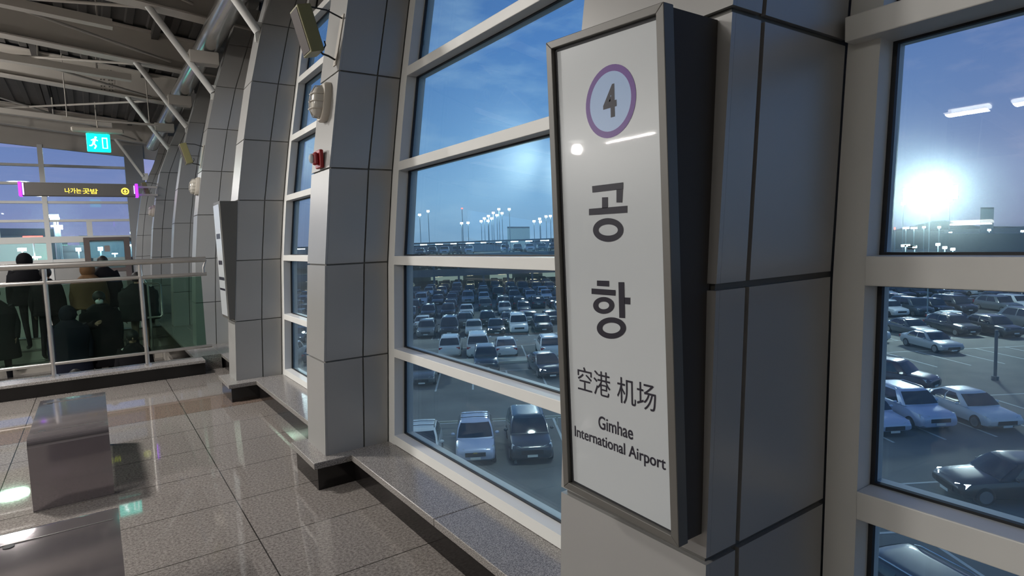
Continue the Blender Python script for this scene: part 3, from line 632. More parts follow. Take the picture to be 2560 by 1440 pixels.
# lamps of the hall: round high-bay lamps and batten rows, each with its own light
def area(par, loc, sx, sy, power, col=(1, .965, .92)):
    l = D.lights.new('lamp_light', 'AREA'); l.shape = 'RECTANGLE'; l.size = sx; l.size_y = sy; l.energy = power; l.color = col
    o = D.objects.new('lamp_light', l); S.collection.objects.link(o); o.location = Vector(loc)-woff(par); o.parent = par; return o
def point(par, loc, power, rad=.2, col=(1, .965, .92)):
    l = D.lights.new('lamp_light', 'POINT'); l.shadow_soft_size = rad; l.energy = power; l.color = col
    o = D.objects.new('lamp_light', l); S.collection.objects.link(o); o.location = Vector(loc)-woff(par); o.parent = par; return o
HL = [(-1.8, 6.4, 4.35, 250, 'left of the nearer bench and the railing'), (-1.9, 17.5, 3.95, 170, 'over the landing before the end wall'), (-3.6, 13.0, 4.15, 200, 'over the left side of the stair'), (-6.95, 10.13, 3.5, 160, 'at the far end of the batten row')]
for (x, y, z, hp, l) in HL:
    r = empty('ceiling_lamp', (x, y, z), 'round ceiling lamp ' + l, 'lamp', 'round ceiling lamps of the hall')
    m = MB(); m.tube([(x, y, z+.03), (x, y, z+.2), (x, y, z+.32)], [.32 if y > 17 else .2, .15, .06], 24); m.build('shade', 'cream', r, 50)
    m = MB(); m.cyl((x, y, z+.015), (x, y, z+.03), .3 if y > 17 else .18, 28); m.build('diffuser', 'lamp_emit', r)
    m = MB(); m.cyl((x, y, z+.3), (x, y, zb(x)+.5), .012, 8); m.build('hanger', 'cream', r)
    if y > 17 or y < 7:
        l_ = area(r, (x, y, z-.0), .6, .6, hp*.8); l_.data.shape = 'DISK'
    else: point(r, (x, y, z-.14), hp, .10)
BT = [(-4.2, y, 4.0, .6, p_) for y, p_ in ((2.71, 85), (1.93, 40), (1.15, 18), (.37, 12))] + [(-7.5, y, 3.5, 1.42, 95) for y in (9.1, 7.4, 5.7, 4.0)] + [(-4.2, -2.6, 4.0, .6, 8)]
for i, (x, y, z, ln_, pw) in enumerate(BT):
    r = empty('batten_lamp', (x, y, z)); tag(r, 'batten lamp hanging in the %s row, %s one' % ('near' if ln_ < 1 else 'far', ORD[i % 4 if i < 8 else 4].replace('nearest', 'first')), 'lamp', 'batten lamps of the hall')
    h_ = ln_/2
    m = MB(); m.rbox(x-.07, x+.07, y-h_-.02, y+h_+.02, z+.03, z+.1, .01); m.build('housing', 'cream', r)
    m = MB(); m.rbox(x-.04, x+.04, y-h_, y+h_, z-.01, z+.03, .008); m.build('tube', 'lamp_emit', r)
    for yy in (y-h_*.6, y+h_*.6): m = MB(); m.cyl((x, yy, z+.1), (x, yy, zb(x)+.5), .006, 6); m.build('hanger', 'cream', r)
    area(r, (x, y, z-.025), .09, ln_-.04, pw)
# far side and back of the hall (seen only in reflections)
m = MB(); m.box(-14.2, -14, -4, 22.2, -.3, 6.7); struct(m, 'wall_left', 'beige_steel')
m = MB(); m.box(-14.2, 2.0, -4.2, -4, -.3, 6.7); struct(m, 'wall_back', 'beige_steel')

# ------------------------------------------------------------------ glazed end wall
we = empty('window_8', (-2, 22, 1.3), None, None, None, 'structure'); Ye = 22.0
def eb(x0, x1, z0, z1, name='transom', d=.06, mtl='frame_white', y=None): 
    m = MB(); m.box(x0, x1, (y or Ye)-d, (y or Ye)+d, z0, z1); return m.build(name, mtl, we)
for z in (4.02, 3.50, 2.97, 2.44): eb(-14, 1.35, z-.035, z+.035)
eb(-14, 1.35, 1.80, 1.98, 'transom', .09)
eb(-14, 1.35, 1.22, 1.32, 'transom', .08)
eb(-14, 1.35, 0, 1.22, 'spandrel', .03, 'panel')
for x in (-5.4, -3.2, -1.02): eb(x-.06, x+.06, 0, 4.6, 'upright', .1)
for x in (-2.15, -.02): eb(x-.07, x+.07, 1.98, 2.42, 'upright', .05)
eb(1.0, 1.5, 0, 4.7, 'upright', .12, 'panel')
zs = [1.32, 1.80, 1.98, 2.405, 2.475, 2.935, 3.005, 3.465, 3.535, 3.985, 4.055, 4.5]
for a, b in zip(zs[0::2], zs[1::2]):
    for x0, x1 in ((-14, -5.46), (-5.34, -3.26), (-3.14, -1.08), (-.96, 1.0)):
        m = MB(); m.box(x0, x1, Ye-.01, Ye+.01, a, b); m.build('glass_pane', 'window_glass', we)
m = MB(); m.hexa([(-14, Ye-.05, 5.6), (2.1, Ye-.05, 4.28), (2.1, Ye+.08, 4.28), (-14, Ye+.08, 5.6), (-14, Ye-.05, 6.6), (2.1, Ye-.05, 5.0), (2.1, Ye+.08, 5.0), (-14, Ye+.08, 6.6)]); struct(m, 'wall_front', 'beige_steel')
dr = empty('door_1', (.37, 21.9, 0), None, None, None, 'structure')
for x0, x1, z0, z1 in ((-.20, -.05, 0, 1.93), (.80, .95, 0, 1.93), (-.05, .80, 1.84, 1.93), (-.05, .80, .9, 1.0)):
    m = MB(); m.box(x0, x1, 21.80, 21.90, z0, z1); m.build('door_frame', 'door_brown', dr)
m = MB(); m.box(-.05, .80, 21.84, 21.86, 1.0, 1.84); m.build('door_glass', 'window_glass', dr)
m = MB(); m.box(-.05, .80, 21.83, 21.87, 0, .9); m.build('door_panel', 'panel', dr)
m = MB(); m.box(.30, .44, 21.832, 21.836, 1.50, 1.68); tag(m.build('notice_sheet', 'paper'), 'small paper notice taped to the glass of the framed door', 'notice')

# ------------------------------------------------------------------ people
def skin_mesh(name, pts, edges, mats, matfn, sub=1):
    """one continuous body grown around joints; pts: name -> (pos, radius)"""
    names = list(pts); me = D.meshes.new(name); me.from_pydata([pts[n_][0] for n_ in names], [(names.index(a), names.index(b)) for a, b in edges], [])
    o = D.objects.new(name, me); S.collection.objects.link(o); mo = o.modifiers.new('skin', 'SKIN'); mo.use_smooth_shade = True
    for i, n_ in enumerate(names):
        r = pts[n_][1]; sv = me.skin_vertices[0].data[i]; sv.radius = r if isinstance(r, tuple) else (r, r); sv.use_root = (i == 0)
    o.modifiers.new('sub', 'SUBSURF').levels = sub; bpy.context.view_layer.update()
    m2 = D.meshes.new_from_object(o.evaluated_get(bpy.context.evaluated_depsgraph_get())); D.objects.remove(o)
    for m_ in mats: m2.materials.append(M[m_])
    for p in m2.polygons: p.material_index = matfn(p.center)
    return m2
def person(x, y, z, h, face, coat, legs, label, hood=False, mask=False, long_hair=False, arm='down', coat_len=.42, bulk=1.0, stride=.12, coat_tail=None, bag=False, lean=0):
    """face: heading in radians, 0 looks to +Y; figure built facing +Y"""
    r = empty('person', (x, y, z), label, 'person'); r.rotation_euler = (0, 0, face); k = h/1.72
    P = {}
    def V(a, b, c): return (a*k, b*k+lean*max(0, c-.9)*k, c*k)
    P['pelvis'] = (V(0, 0, .93), (.135*k, .10*k)); P['waist'] = (V(0, 0, 1.08), (.12*k, .09*k)); P['chest'] = (V(0, .0, 1.28), (.145*k, .10*k)); P['collar'] = (V(0, 0, 1.42), (.09*k, .07*k)); P['neck'] = (V(0, .01, 1.49), .05*k); P['head0'] = (V(0, .03, 1.57), (.068*k, .085*k)); P['head1'] = (V(0, .025, 1.65), (.07*k, .088*k)); P['crown'] = (V(0, .02, 1.70), (.045*k, .055*k))
    E_ = [('pelvis', 'waist'), ('waist', 'chest'), ('chest', 'collar'), ('collar', 'neck'), ('neck', 'head0'), ('head0', 'head1'), ('head1', 'crown')]
    for s_, n_ in ((-1, 'l'), (1, 'r')):
        st_ = stride*s_
        P['hip'+n_] = (V(.09*s_, 0, .88), .085*k); P['knee'+n_] = (V(.095*s_, st_*.5+.02, .49), .055*k); P['ank'+n_] = (V(.095*s_, st_-.03, .09), .038*k); P['toe'+n_] = (V(.10*s_, st_+.13, .035), (.038*k, .028*k))
        E_ += [('pelvis', 'hip'+n_), ('hip'+n_, 'knee'+n_), ('knee'+n_, 'ank'+n_), ('ank'+n_, 'toe'+n_)]
        P['sh'+n_] = (V(.17*s_, 0, 1.39), .055*k)
        if arm == 'down' or (arm == 'phone' and s_ < 0): el, wr = (.235*s_, -.03, 1.11), (.235*s_, .06, .88)
        elif arm == 'rail': el, wr = (.27*s_, .02, 1.12), (.30*s_, .22, 1.02)
        else: el, wr = (.22*s_, .04, 1.12), (.08*s_, .24, 1.20)
        P['el'+n_] = (V(*el), .042*k); P['wr'+n_] = (V(*wr), .026*k)
        d = (Vector(wr)-Vector(el)).normalized(); palm = Vector(wr)+d*.05; P['palm'+n_] = (V(*palm), (.036*k, .018*k))
        E_ += [('collar', 'sh'+n_), ('sh'+n_, 'el'+n_), ('el'+n_, 'wr'+n_), ('wr'+n_, 'palm'+n_)]
        side = d.cross(Vector((s_, 0, 0))).normalized() if abs(d.x) < .9 else Vector((0, 0, 1))
        for fi, (o_, ln) in enumerate(((-.027, .065), (-.009, .078), (.009, .074), (.027, .058))):
            b0 = palm+side*o_+d*.02; b1 = b0+d*ln*.55; b2 = b1+(d*.7+Vector((-s_*.7, 0, 0))).normalized()*ln*.45
            P['f%s%da' % (n_, fi)] = (V(*b0), .010*k); P['f%s%db' % (n_, fi)] = (V(*b1), .0085*k); P['f%s%dc' % (n_, fi)] = (V(*b2), .007*k)
            E_ += [('palm'+n_, 'f%s%da' % (n_, fi)), ('f%s%da' % (n_, fi), 'f%s%db' % (n_, fi)), ('f%s%db' % (n_, fi), 'f%s%dc' % (n_, fi))]
        t0 = Vector(wr)+d*.03+side*.03; P['t%sa' % n_] = (V(*t0), .011*k); P['t%sb' % n_] = (V(*(t0+d*.035+side*.02)), .009*k); E_ += [('palm'+n_, 't%sa' % n_), ('t%sa' % n_, 't%sb' % n_)]
    def mf(c):
        zz = c.z/k
        if zz < .10: return 2
        if zz < .97 and abs(c.x)/k < .20: return 1
        return 0 if (zz > 1.5 or abs(c.x)/k > .2 or c.y/k > .17) else 1
    me = skin_mesh('body', P, E_, ['skin', legs, 'shoe'], mf, 1)
    bo = D.objects.new('body', me); S.collection.objects.link(bo); bo.parent = r
    # coat: torso shell with sleeves
    c = MB(); n = 20
    def rg(zz, rx, ry, cy=0): return [V((rx*math.copysign(abs(math.cos(a))**.8, math.cos(a)))*bulk, cy+ry*math.sin(a)*bulk, zz) for a in [2*math.pi*i/n for i in range(n)]]
    hem = .93-coat_len
    prof = [rg(hem, .215, .165), rg(hem+.02, .225, .172), rg((hem+.93)/2, .215, .17), rg(.95, .20, .16), rg(1.08, .195, .155), rg(1.25, .215, .16), rg(1.36, .205, .145), rg(1.43, .14, .11), rg(1.50, .085, .085, .01), rg(1.52, .07, .072, .01)]
    c.loft(prof)
    co = c.build('coat', coat, r, 60); co.data.transform(Matrix.Translation(woff(r)))   # geometry is already local
    for s_, n_ in ((-1, 'l'), (1, 'r')):
        sl = MB(); a, b, w = [Vector(P[q_+n_][0]) for q_ in ('sh', 'el', 'wr')]
        sl.tube([a+Vector((-.02*s_*k, 0, .02*k)), a*.7+b*.3, b, b*.4+w*.6, w+(w-b).normalized()*.01], [.075*k*bulk, .07*k*bulk, .062*k*bulk, .055*k*bulk, .045*k*bulk], 12)
        so = sl.build('sleeve', coat, r, 60); so.data.transform(Matrix.Translation(woff(r)))
    def loc(mb, nm, mt, par=r, sm=60):
        ob = mb.build(nm, mt, par, sm); ob.data.transform(Matrix.Translation(woff(par))); return ob
    hd = V(0, .03, 1.61)
    if hood:
        hm = MB(); hm.ell((hd[0], hd[1]-.02*k, hd[2]+.0), .125*k, .135*k, .15*k); loc(hm, 'hood', coat)
    else:
        hm = MB(); hm.ell((hd[0], hd[1]-.012*k, hd[2]+.03*k), .096*k, .112*k, .106*k); loc(hm, 'hair', 'hair')
        if long_hair: hm = MB(); hm.ell((hd[0], hd[1]-.055*k, hd[2]-.10*k), .10*k, .07*k, .20*k); loc(hm, 'hair', 'hair')
    f = MB(); f.ell((hd[0], hd[1]+.088*k, hd[2]-.01*k), .012*k, .018*k, .022*k, 8, 6); loc(f, 'nose', 'skin')
    for s_ in (-1, 1):
        f = MB(); f.ell((hd[0]+.028*s_*k, hd[1]+.078*k, hd[2]+.018*k), .012*k, .008*k, .006*k, 8, 6); loc(f, 'eye', 'hair')
        if not hood: f = MB(); f.ell((hd[0]+.078*s_*k, hd[1], hd[2]-.005*k), .01*k, .018*k, .03*k, 8, 6); loc(f, 'ear', 'skin')
    if mask:
        f = MB(); f.ell((hd[0], hd[1]+.055*k, hd[2]-.045*k), .06*k, .055*k, .05*k, 12, 8); loc(f, 'face_mask', 'mask')
    else:
        f = MB(); f.ell((hd[0], hd[1]+.078*k, hd[2]-.052*k), .022*k, .008*k, .007*k, 8, 6); loc(f, 'mouth', 'coat_brown')
    if bag:
        f = MB(); f.rbox(-.14*k, .14*k, -.30*k, -.15*k, 1.0*k, 1.38*k, .03*k); loc(f, 'backpack', 'coat_black', r, 40)
    return r
PI = math.pi
zst = lambda y: 0 if y >= 13.8 else -.175*(int((13.8-y)/.30+1e-6))
def pz(y): return zst(y)
person(-.98, 13.42, -.175, 1.65, .3, 'coat_black', 'trousers_dark', 'person in bulky black hooded jacket and dark trousers, leftmost on the landing', hood=True, bulk=1.35, coat_len=.12, stride=.22)
person(-.70, 13.12, -.35, 1.58, -.2, 'coat_black', 'trousers_dark', 'short person in black partly hidden behind the leftmost person', bulk=1.1, coat_len=.1)
person(-.10, 13.12, -.35, 1.62, 0, 'coat_brown', 'trousers_dark', 'person in brown hooded puffer coat seen from behind', hood=True, bulk=1.4, coat_len=.05, stride=.15)
person(.14, 13.42, -.175, 1.56, .1, 'coat_black', 'trousers_dark', 'dark haired person in black coat right of the brown coat', bulk=1.25, coat_len=.25, stride=.1)
person(.03, 12.22, pz(12.22), 1.68, PI, 'coat_black', 'trousers_dark', 'person with white face mask and long black coat coming down the stair', mask=True, bulk=1.45, coat_len=.48, arm='phone')
person(-.40, 11.9, pz(11.9), 1.66, PI, 'coat_navy', 'trousers_dark', 'person in long navy black coat beside the masked person', bulk=1.35, coat_len=.5, arm='down', hood=True)
person(.62, 12.75, pz(12.75), 1.60, 0, 'coat_grey', 'trousers_tan', 'person in wide dark grey jacket and tan trousers seen from behind', bulk=1.6, coat_len=.12, stride=.1)
person(.42, 11.3, pz(11.3), 1.60, PI, 'coat_black', 'white_cloth', 'long haired person in dark jacket and white trousers on the stair', long_hair=True, bulk=1.1, coat_len=.15)
person(-.33, 10.55, pz(10.55), 1.55, PI, 'coat_black', 'trousers_dark', 'person with white scarf lowest on the stair', mask=True, bulk=1.3, coat_len=.4)
person(-1.35, 12.6, pz(12.6), 1.65, PI, 'coat_grey', 'trousers_dark', 'person in dark grey coat at the left on the stair', bulk=1.3, coat_len=.4)

# ------------------------------------------------------------------ car park
ZG = -8.2; SC = 9.65/8.4
UU = Vector((.8533, -.5215, 0)); VV = Vector((.5215, .8533, 0)); ROT = math.atan2(UU.y, UU.x)
def lot(u, v, z=ZG): p = UU*u+VV*v; return Vector((p.x, p.y, z))
def proj(p):
    d = Vector(p)-Vector((0, 0, H)); c = R.transposed() @ d; return (1280-FPX*c.x/c.z, 720+FPX*c.y/c.z) if c.z < 0 else (-9999, -9999)
m = MB(); m.box(-700, 1500, -600, 1800, ZG-.3, ZG); struct(m, 'floor_car_park', 'asphalt').name = 'floor'
def car_parts(kind):
    """returns list of (name, MB, material, parent_name); front at y=0 looking to -y, origin on the ground"""
    L, Wd, Ht, hood, belt, ws0, ws1, rf1, rb = dict(
        sedan=(4.7, .92, 1.45, .86, .92, 1.25, 1.95, 3.25, 4.15), suv=(4.65, .94, 1.68, 1.02, 1.08, 1.15, 1.75, 3.85, 4.5), hatch=(3.75, .88, 1.62, .98, 1.06, .78, 1.5, 3.1, 3.62), wagon=(4.9, .98, 1.9, 1.08, 1.18, .85, 1.55, 4.4, 4.8))[kind]
    tail = dict(sedan=.98, suv=1.05, hatch=.98, wagon=1.12)[kind]
    out = []
    b = MB(); sts = [(0, .50, hood-.30, .80), (.04, .34, hood-.22, .88), (.18, .24, hood-.13, .95), (.5, .20, hood-.05, .985), (ws0, .19, hood+.02, 1), (ws0+.4, .19, belt, 1), (L*.6, .19, belt+.02, 1), (rb-.1, .20, belt+.03, .995), (L-.25, .24, tail, .97), (L-.06, .32, tail-.06, .90), (L, .5, tail-.2, .82)]
    rings = []
    for (y, z0, zt, ws) in sts:
        w = Wd*ws; h = zt-z0
        half = [(w*.82, z0), (w*.97, z0+h*.12), (w, z0+h*.42), (w*.985, z0+h*.68), (w*.93, z0+h*.90), (w*.80, z0+h*.985), (w*.4, zt+.015), ]
        rings.append([(x, y, z) for x, z in half] + [(-x, y, z) for x, z in reversed(half)])
    b.loft(rings); out.append(('body', b, 'PAINT', None))
    c = MB(); g0 = ws0; wt = Wd*.76; wb = Wd*.93; zt = Ht
    def cab(z, y0, y1, w, n=6):
        pts = []
        for i in range(n+1): a = PI/2*i/n; pts.append((w-.10*(1-math.sin(a)), y0+.14*(1-math.cos(a)) if False else y0+.12*(1-math.sin(a)) , z))
        r = .10
        P_ = [(w, y0+r*1.6), (w-r*.5, y0+r*.45), (w-r*1.8, y0+.01), (0, y0-.04), (-w+r*1.8, y0+.01), (-w+r*.5, y0+r*.45), (-w, y0+r*1.6), (-w, y1-r*1.6), (-w+r*.5, y1-r*.4), (-w+r*1.8, y1), (0, y1+.03), (w-r*1.8, y1), (w-r*.5, y1-r*.4), (w, y1-r*1.6)]
        return [(x, y, z) for x, y in P_]
    mid = (belt+zt)/2
    c.loft([cab(belt-.06, ws0, rb, wb), cab(mid, ws0+(ws1-ws0)*.52, rb-(rb-rf1)*.42, (wb+wt)/2+.02), cab(zt-.07, ws1, rf1, wt), cab(zt-.015, ws1+.12, rf1-.10, wt-.08), cab(zt, ws1+.4, rf1-.35, wt-.30)])
    out.append(('cabin', c, 'PAINT', None))
    lv_ = [cab(belt-.06, ws0, rb, wb), cab(mid, ws0+(ws1-ws0)*.52, rb-(rb-rf1)*.42, (wb+wt)/2+.02), cab(zt-.07, ws1, rf1, wt)]
    def lerp(a, b, t): return tuple(a[i]*(1-t)+b[i]*t for i in range(3))
    def strip(name, cols, off):         # cols: list of three-point columns on the cabin surface, trimmed top and bottom
        g = MB(); c2 = [[lerp(c[0], c[1], .16), c[1], lerp(c[1], c[2], .88)] for c in cols]; n_ = len(c2); v = [(p[0]+off[0], p[1]+off[1], p[2]+off[2]) for c in c2 for p in c]
        v += [(p[0]-off[0]*.5, p[1]-off[1]*.5, p[2]-off[2]*.5) for c in c2 for p in c]; q_ = n_*3
        f = [(i*3+k, i*3+3+k, i*3+4+k, i*3+1+k) for i in range(n_-1) for k in range(2)]; f += [tuple(a+q_ for a in reversed(x)) for x in f]
        g.add(v, f); out.append((name, g, 'car_glass', None))
    strip('windshield', [[l_[i] for l_ in lv_] for i in (1, 2, 3, 4, 5)], (0, -.012, .006))
    strip('rear_window', [[l_[i] for l_ in lv_] for i in (8, 9, 10, 11, 12)], (0, .012, .006))
    for s, (ia, ib) in ((-1, (6, 7)), (1, (0, 13))):
        for t0, t1 in ((.10, .49), (.53, .93)):
            strip('side_window', [[lerp(l_[ia], l_[ib], t0) for l_ in lv_], [lerp(l_[ia], l_[ib], t1) for l_ in lv_]], (s*.010, 0, .003))
    for s in (-1, 1):
        for y in (.80 if kind != 'hatch' else .62, L-.85 if kind != 'hatch' else L-.6):
            rr = .33 if kind != 'hatch' else .29; w = MB(); w.tube([(s*(Wd-.20), y, rr), (s*(Wd-.03), y, rr), (s*(Wd+.005), y, rr), (s*(Wd+.012), y, rr)], [rr, rr, rr*.94, rr*.8], 24); out.append(('wheel', w, 'tyre', None))
            a = MB(); a.cyl((s*(Wd+.008), y, rr), (s*(Wd+.02), y, rr), rr*.66, 20)
            out.append(('rim', a, 'alloy', 'wheel'))
        hl = MB(); hz = hood-.24; hl.hexa([(s*(Wd*.50), .03, hz-.06), (s*(Wd*.93), .17, hz-.05), (s*(Wd*.90), .30, hz-.05), (s*Wd*.5, .15, hz-.06), (s*(Wd*.52), .06, hz+.06), (s*(Wd*.92), .25, hz+.11), (s*(Wd*.88), .40, hz+.11), (s*Wd*.5, .2, hz+.05)]); out.append(('headlight', hl, 'lamp_clear', None))
        tl = MB(); tz = tail-.22; tl.box(*(sorted((s*Wd*.62, s*Wd*.93))), L-.12, L-.005, tz-.07, tz+.10); out.append(('tail_light', tl, 'tail_emit' if kind == 'x' else 'red_plastic', None))
        mi = MB(); mi.ell((s*(Wd+.10), ws0+.48, belt+.05), .10, .06, .07, 10, 6); out.append(('side_mirror', mi, 'PAINT', None))
    gr = MB(); gz = hood-.38; gr.box(-Wd*.5, Wd*.5, -.012, .05, gz-.12, gz+.06); out.append(('grille', gr, 'gasket', None))
    pl = MB(); pl.box(-.22, .22, -.022, -.01, gz-.24, gz-.14); out.append(('number_plate', pl, 'plate', None))
    p2 = MB(); p2.box(-.22, .22, L, L+.015, tail-.42, tail-.32); out.append(('number_plate', p2, 'plate', None))
    if kind in ('hatch', 'suv', 'wagon'):
        for s in (-1, 1):
            rr_ = MB(); rr_.tube([(s*(wt-.02), ws1+.25, Ht-.03), (s*(wt-.03), ws1+.4, Ht+.03), (s*(wt-.03), rf1-.4, Ht+.03), (s*(wt-.02), rf1-.2, Ht-.03)], .018, 8); out.append(('roof_rail', rr_, 'chrome' if kind != 'hatch' else 'black_metal', None))
    if kind == 'hatch':
        bt = MB(); bt.box(-.09, .09, -.03, -.012, gz+.02, gz+.07); out.append(('badge', bt, 'bowtie', 'grille'))
        for y in (1.9, 2.5):
            cb = MB(); cb.tube([(-wt+.03, y, Ht+.03), (0, y, Ht+.05), (wt-.03, y, Ht+.03)], .016, 8); out.append(('roof_bar', cb, 'black_metal', None))
    return out
_pc = {}
def car_detail(kind, col):
    key = (kind, col)
    if key in _pc: return _pc[key]
    r = empty('car', (0, 0, 0)); par = {}
    for nm, mb, mt, pn in car_parts(kind):
        ob = mb.build(nm, 'paint_'+col if mt == 'PAINT' else mt, par.get(pn, r) if pn else r, 38); par[nm] = ob
    _pc[key] = (r, []); return _pc[key]
_fc = {}
def car_far(kind, col):
    key = (kind, col)
    if key in _fc: return _fc[key]
    names = []; big = MB()
    for nm, mb, mt, pn in car_parts(kind):
        if nm in ('badge', 'side_mirror', 'roof_rail', 'roof_bar'): continue
        mt = 'paint_'+col if mt == 'PAINT' else mt
        if mt not in names: names.append(mt)
        big.mat(names.index(mt)); big.add(mb.v, mb.f)
    _fc[key] = big.data('car', names, (0, 0, 0), 38); return _fc[key]
used = set()
CATG = 'cars in the car park'
def put_car(kind, col, u, v, label, rear=False, da=0, lights=False):
    r0, _ = car_detail(kind, col)
    L = dict(sedan=4.7, suv=4.65, hatch=3.65, wagon=4.9)[kind]
    if (kind, col) not in used: c = r0; used.add((kind, col)); c.location = lot(u, v)
    else: c = copy_tree(r0, lot(u, v))
    ang = ROT+da
    if rear: c.location = lot(u, v+L); ang += PI
    c.rotation_euler = (0, 0, ang); tag(c, label, 'car', CATG)
    if lights:
        for ch in list(c.children):
            if ch.name.startswith('headlight'): ch.data = ch.data.copy(); ch.data.materials[0] = M['headlamp_emit']
    return c
occ = []
def PC(kind, col, u, v, label, **k): occ.append((u*SC, v*SC)); return put_car(kind, col, u*SC, v*SC, label, **k)
PC('hatch', 'blue_white', -.33, 21.75, 'small pale blue-white hatchback with roof rails, facing the middle window')
PC('suv', 'slate', 1.78, 21.6, 'dark blue-black car parked right beside the pale hatchback')
PC('hatch', 'white', -2.42, 21.0, 'white car left of the pale hatchback, mostly hidden by the window frame')
PC('sedan', 'grey', -3.47, 34.6, 'dark grey car beyond the lane at the left edge of the middle window')
PC('sedan', 'black', 4.25, 35.0, 'black car with its headlights lit, right edge of the middle window', lights=True, da=.12)
PC('suv', 'slate', .35, 37.3, 'dark car waiting behind the two white cars turned away')
PC('suv', 'white', -2.21, 42.9, 'white sport utility car seen from behind, left of three white ones', rear=True)
PC('wagon', 'white', -.15, 42.3, 'tall white sport utility car seen from behind, middle of three white ones', rear=True)
PC('sedan', 'white', 1.86, 41.9, 'white saloon seen from behind, right of three white ones', rear=True)
PC('suv', 'white', 4.95, 41.0, 'white car at the right edge of the middle window, third row', rear=True)
row2 = [('suv', 'slate', -6.7), ('suv', 'grey', -4.7), ('wagon', 'black', -2.66), ('sedan', 'silver', -.5), ('sedan', 'black', 1.5), ('wagon', 'white', 3.5), ('suv', 'black', 5.69)]
lab2 = ['slate car at the very left of the row behind the empty lane', 'grey car, second from left in the row behind the empty lane', 'tall black car between the grey and the silver one, behind the lane', 'silver car with pale bonnet in the row behind the empty lane', 'black saloon left of the big white car behind the lane', 'big white sport utility car facing the window behind the empty lane', 'black car right of the big white one behind the lane']
for (kd, cl, u), l in zip(row2, lab2): PC(kd, cl, u, 52.2, l)
PC('sedan', 'red', 4.75, 57.6, 'red car peeping out behind the big white sport utility car')
# seen through the right window
PC('sedan', 'silver', 30.5, 36.6, 'silver saloon parked across the lane, centre of the right window')
PC('suv', 'white', 28.9, 41.3, 'white car behind and left of the silver saloon, right window')
PC('suv', 'white', 38.6, 52.4, 'white car farthest up in the right window, below the crossbar')
PC('sedan', 'white', 34.4, 52.6, 'white car cut off at the left edge of the right window')
PC('sedan', 'white', 38.9, 44.9, 'white roofed car between dark ones, right window')
PC('sedan', 'slate', 33.2, 42.2, 'dim grey-blue car just behind the silver saloon')
PC('suv', 'black', 36.4, 42.0, 'dark car beside the lamp post in the right window')
PC('suv', 'black', 38.5, 40.6, 'black car at the right edge of the right window')
PC('suv', 'maroon', 22.6, 28.2, 'dull maroon car standing alone in the lane, right window', da=.55)
PC('sedan', 'white', 20.9, 22.3, 'white saloon at the right edge of the right window, nearest row')
PC('suv', 'blue_white', 18.35, 22.6, 'pale blue sport utility car with white bonnet, nearest row of the right window')
PC('sedan', 'blue_white', 16.3, 22.4, 'pale car whose bonnet shows at the left edge of the right window')
PC('sedan', 'black', 14.2, 17.3, 'black car with shiny bonnet at the lower right edge of the right window', da=-PI/2-.15)
PC('suv', 'slate', 9.35, 8.9, 'dark car roof right below the crossbar of the right window', da=.2)
# generated rows farther out, only where the windows look
cols = ['white', 'white', 'silver', 'grey', 'black', 'black', 'slate', 'white', 'grey', 'black', 'slate']
rown = {}
rowname = ['row of the pale hatchback', 'row by the dark grey car', 'row of the three white cars', 'row of the big white car', 'second row behind the big white car', 'third row behind the lane', 'fourth row behind the lane', 'fifth row behind the lane', 'sixth row behind the lane', 'seventh row behind the lane', 'last row before the parking deck']
vrows = [25.4, 39.8, 49.4, 60, 66, 75.5, 81.5, 91.5, 97.5, 107, 112.5]
nfar = 0
for ri, v in enumerate(vrows):
    if ri in (1,): continue
    u = -62.0
    while u < 75:
        u += 2.42; uu_ = u+random.uniform(-.12, .12); vv_ = v+random.uniform(-.25, .25)
        px, py = proj(lot(uu_, vv_+2, ZG+.8))
        w = 'left' if 690 < px < 800 else 'middle' if 985 < px < 1440 else 'right' if 2100 < px < 2640 else None
        cl = random.choice(cols); kd = random.choice(['sedan', 'suv', 'sedan', 'hatch', 'suv', 'wagon']); skip = random.random()
        if not w or py < 600 or py > 1500: continue
        if v < 62 and any(abs(a-uu_) < 2.0*1.05 and abs(b-vv_) < 6.2 for a, b in occ): continue
        if ri == 2 and w == 'middle': continue
        if ri == 0 and w != 'left': continue
        if w == 'right' and v < 75 and (skip < .35): continue
        if w != 'right' and skip < .05: continue
        o = D.objects.new('car', car_far(kd, cl)); S.collection.objects.link(o)
        rear = ri in (2, 4, 6, 8, 10); Lc = 4.7
        o.location = lot(uu_, vv_+(Lc if rear else 0)); o.rotation_euler = (0, 0, ROT+(PI if rear else 0)); nfar += 1
        rown.setdefault((w, ri), []).append((px, o, cl, kd))
TY = dict(sedan='saloon', suv='sport utility car', hatch='hatchback', wagon='tall car'); NUM = ['first', 'second', 'third', 'fourth', 'fifth', 'sixth', 'seventh', 'eighth', 'ninth', 'tenth', 'eleventh', 'twelfth', 'thirteenth', 'fourteenth', 'fifteenth', 'sixteenth', 'seventeenth', 'eighteenth', 'nineteenth', 'twentieth']
for (w, ri), L_ in rown.items():
    L_.sort(key=lambda t_: t_[0])
    for i, (px, o, cl, kd) in enumerate(L_):
        tag(o, '%s %s, %s window, %s, %s from left' % (cl, TY[kd], w, rowname[ri], NUM[min(i, 19)]), 'car', CATG)
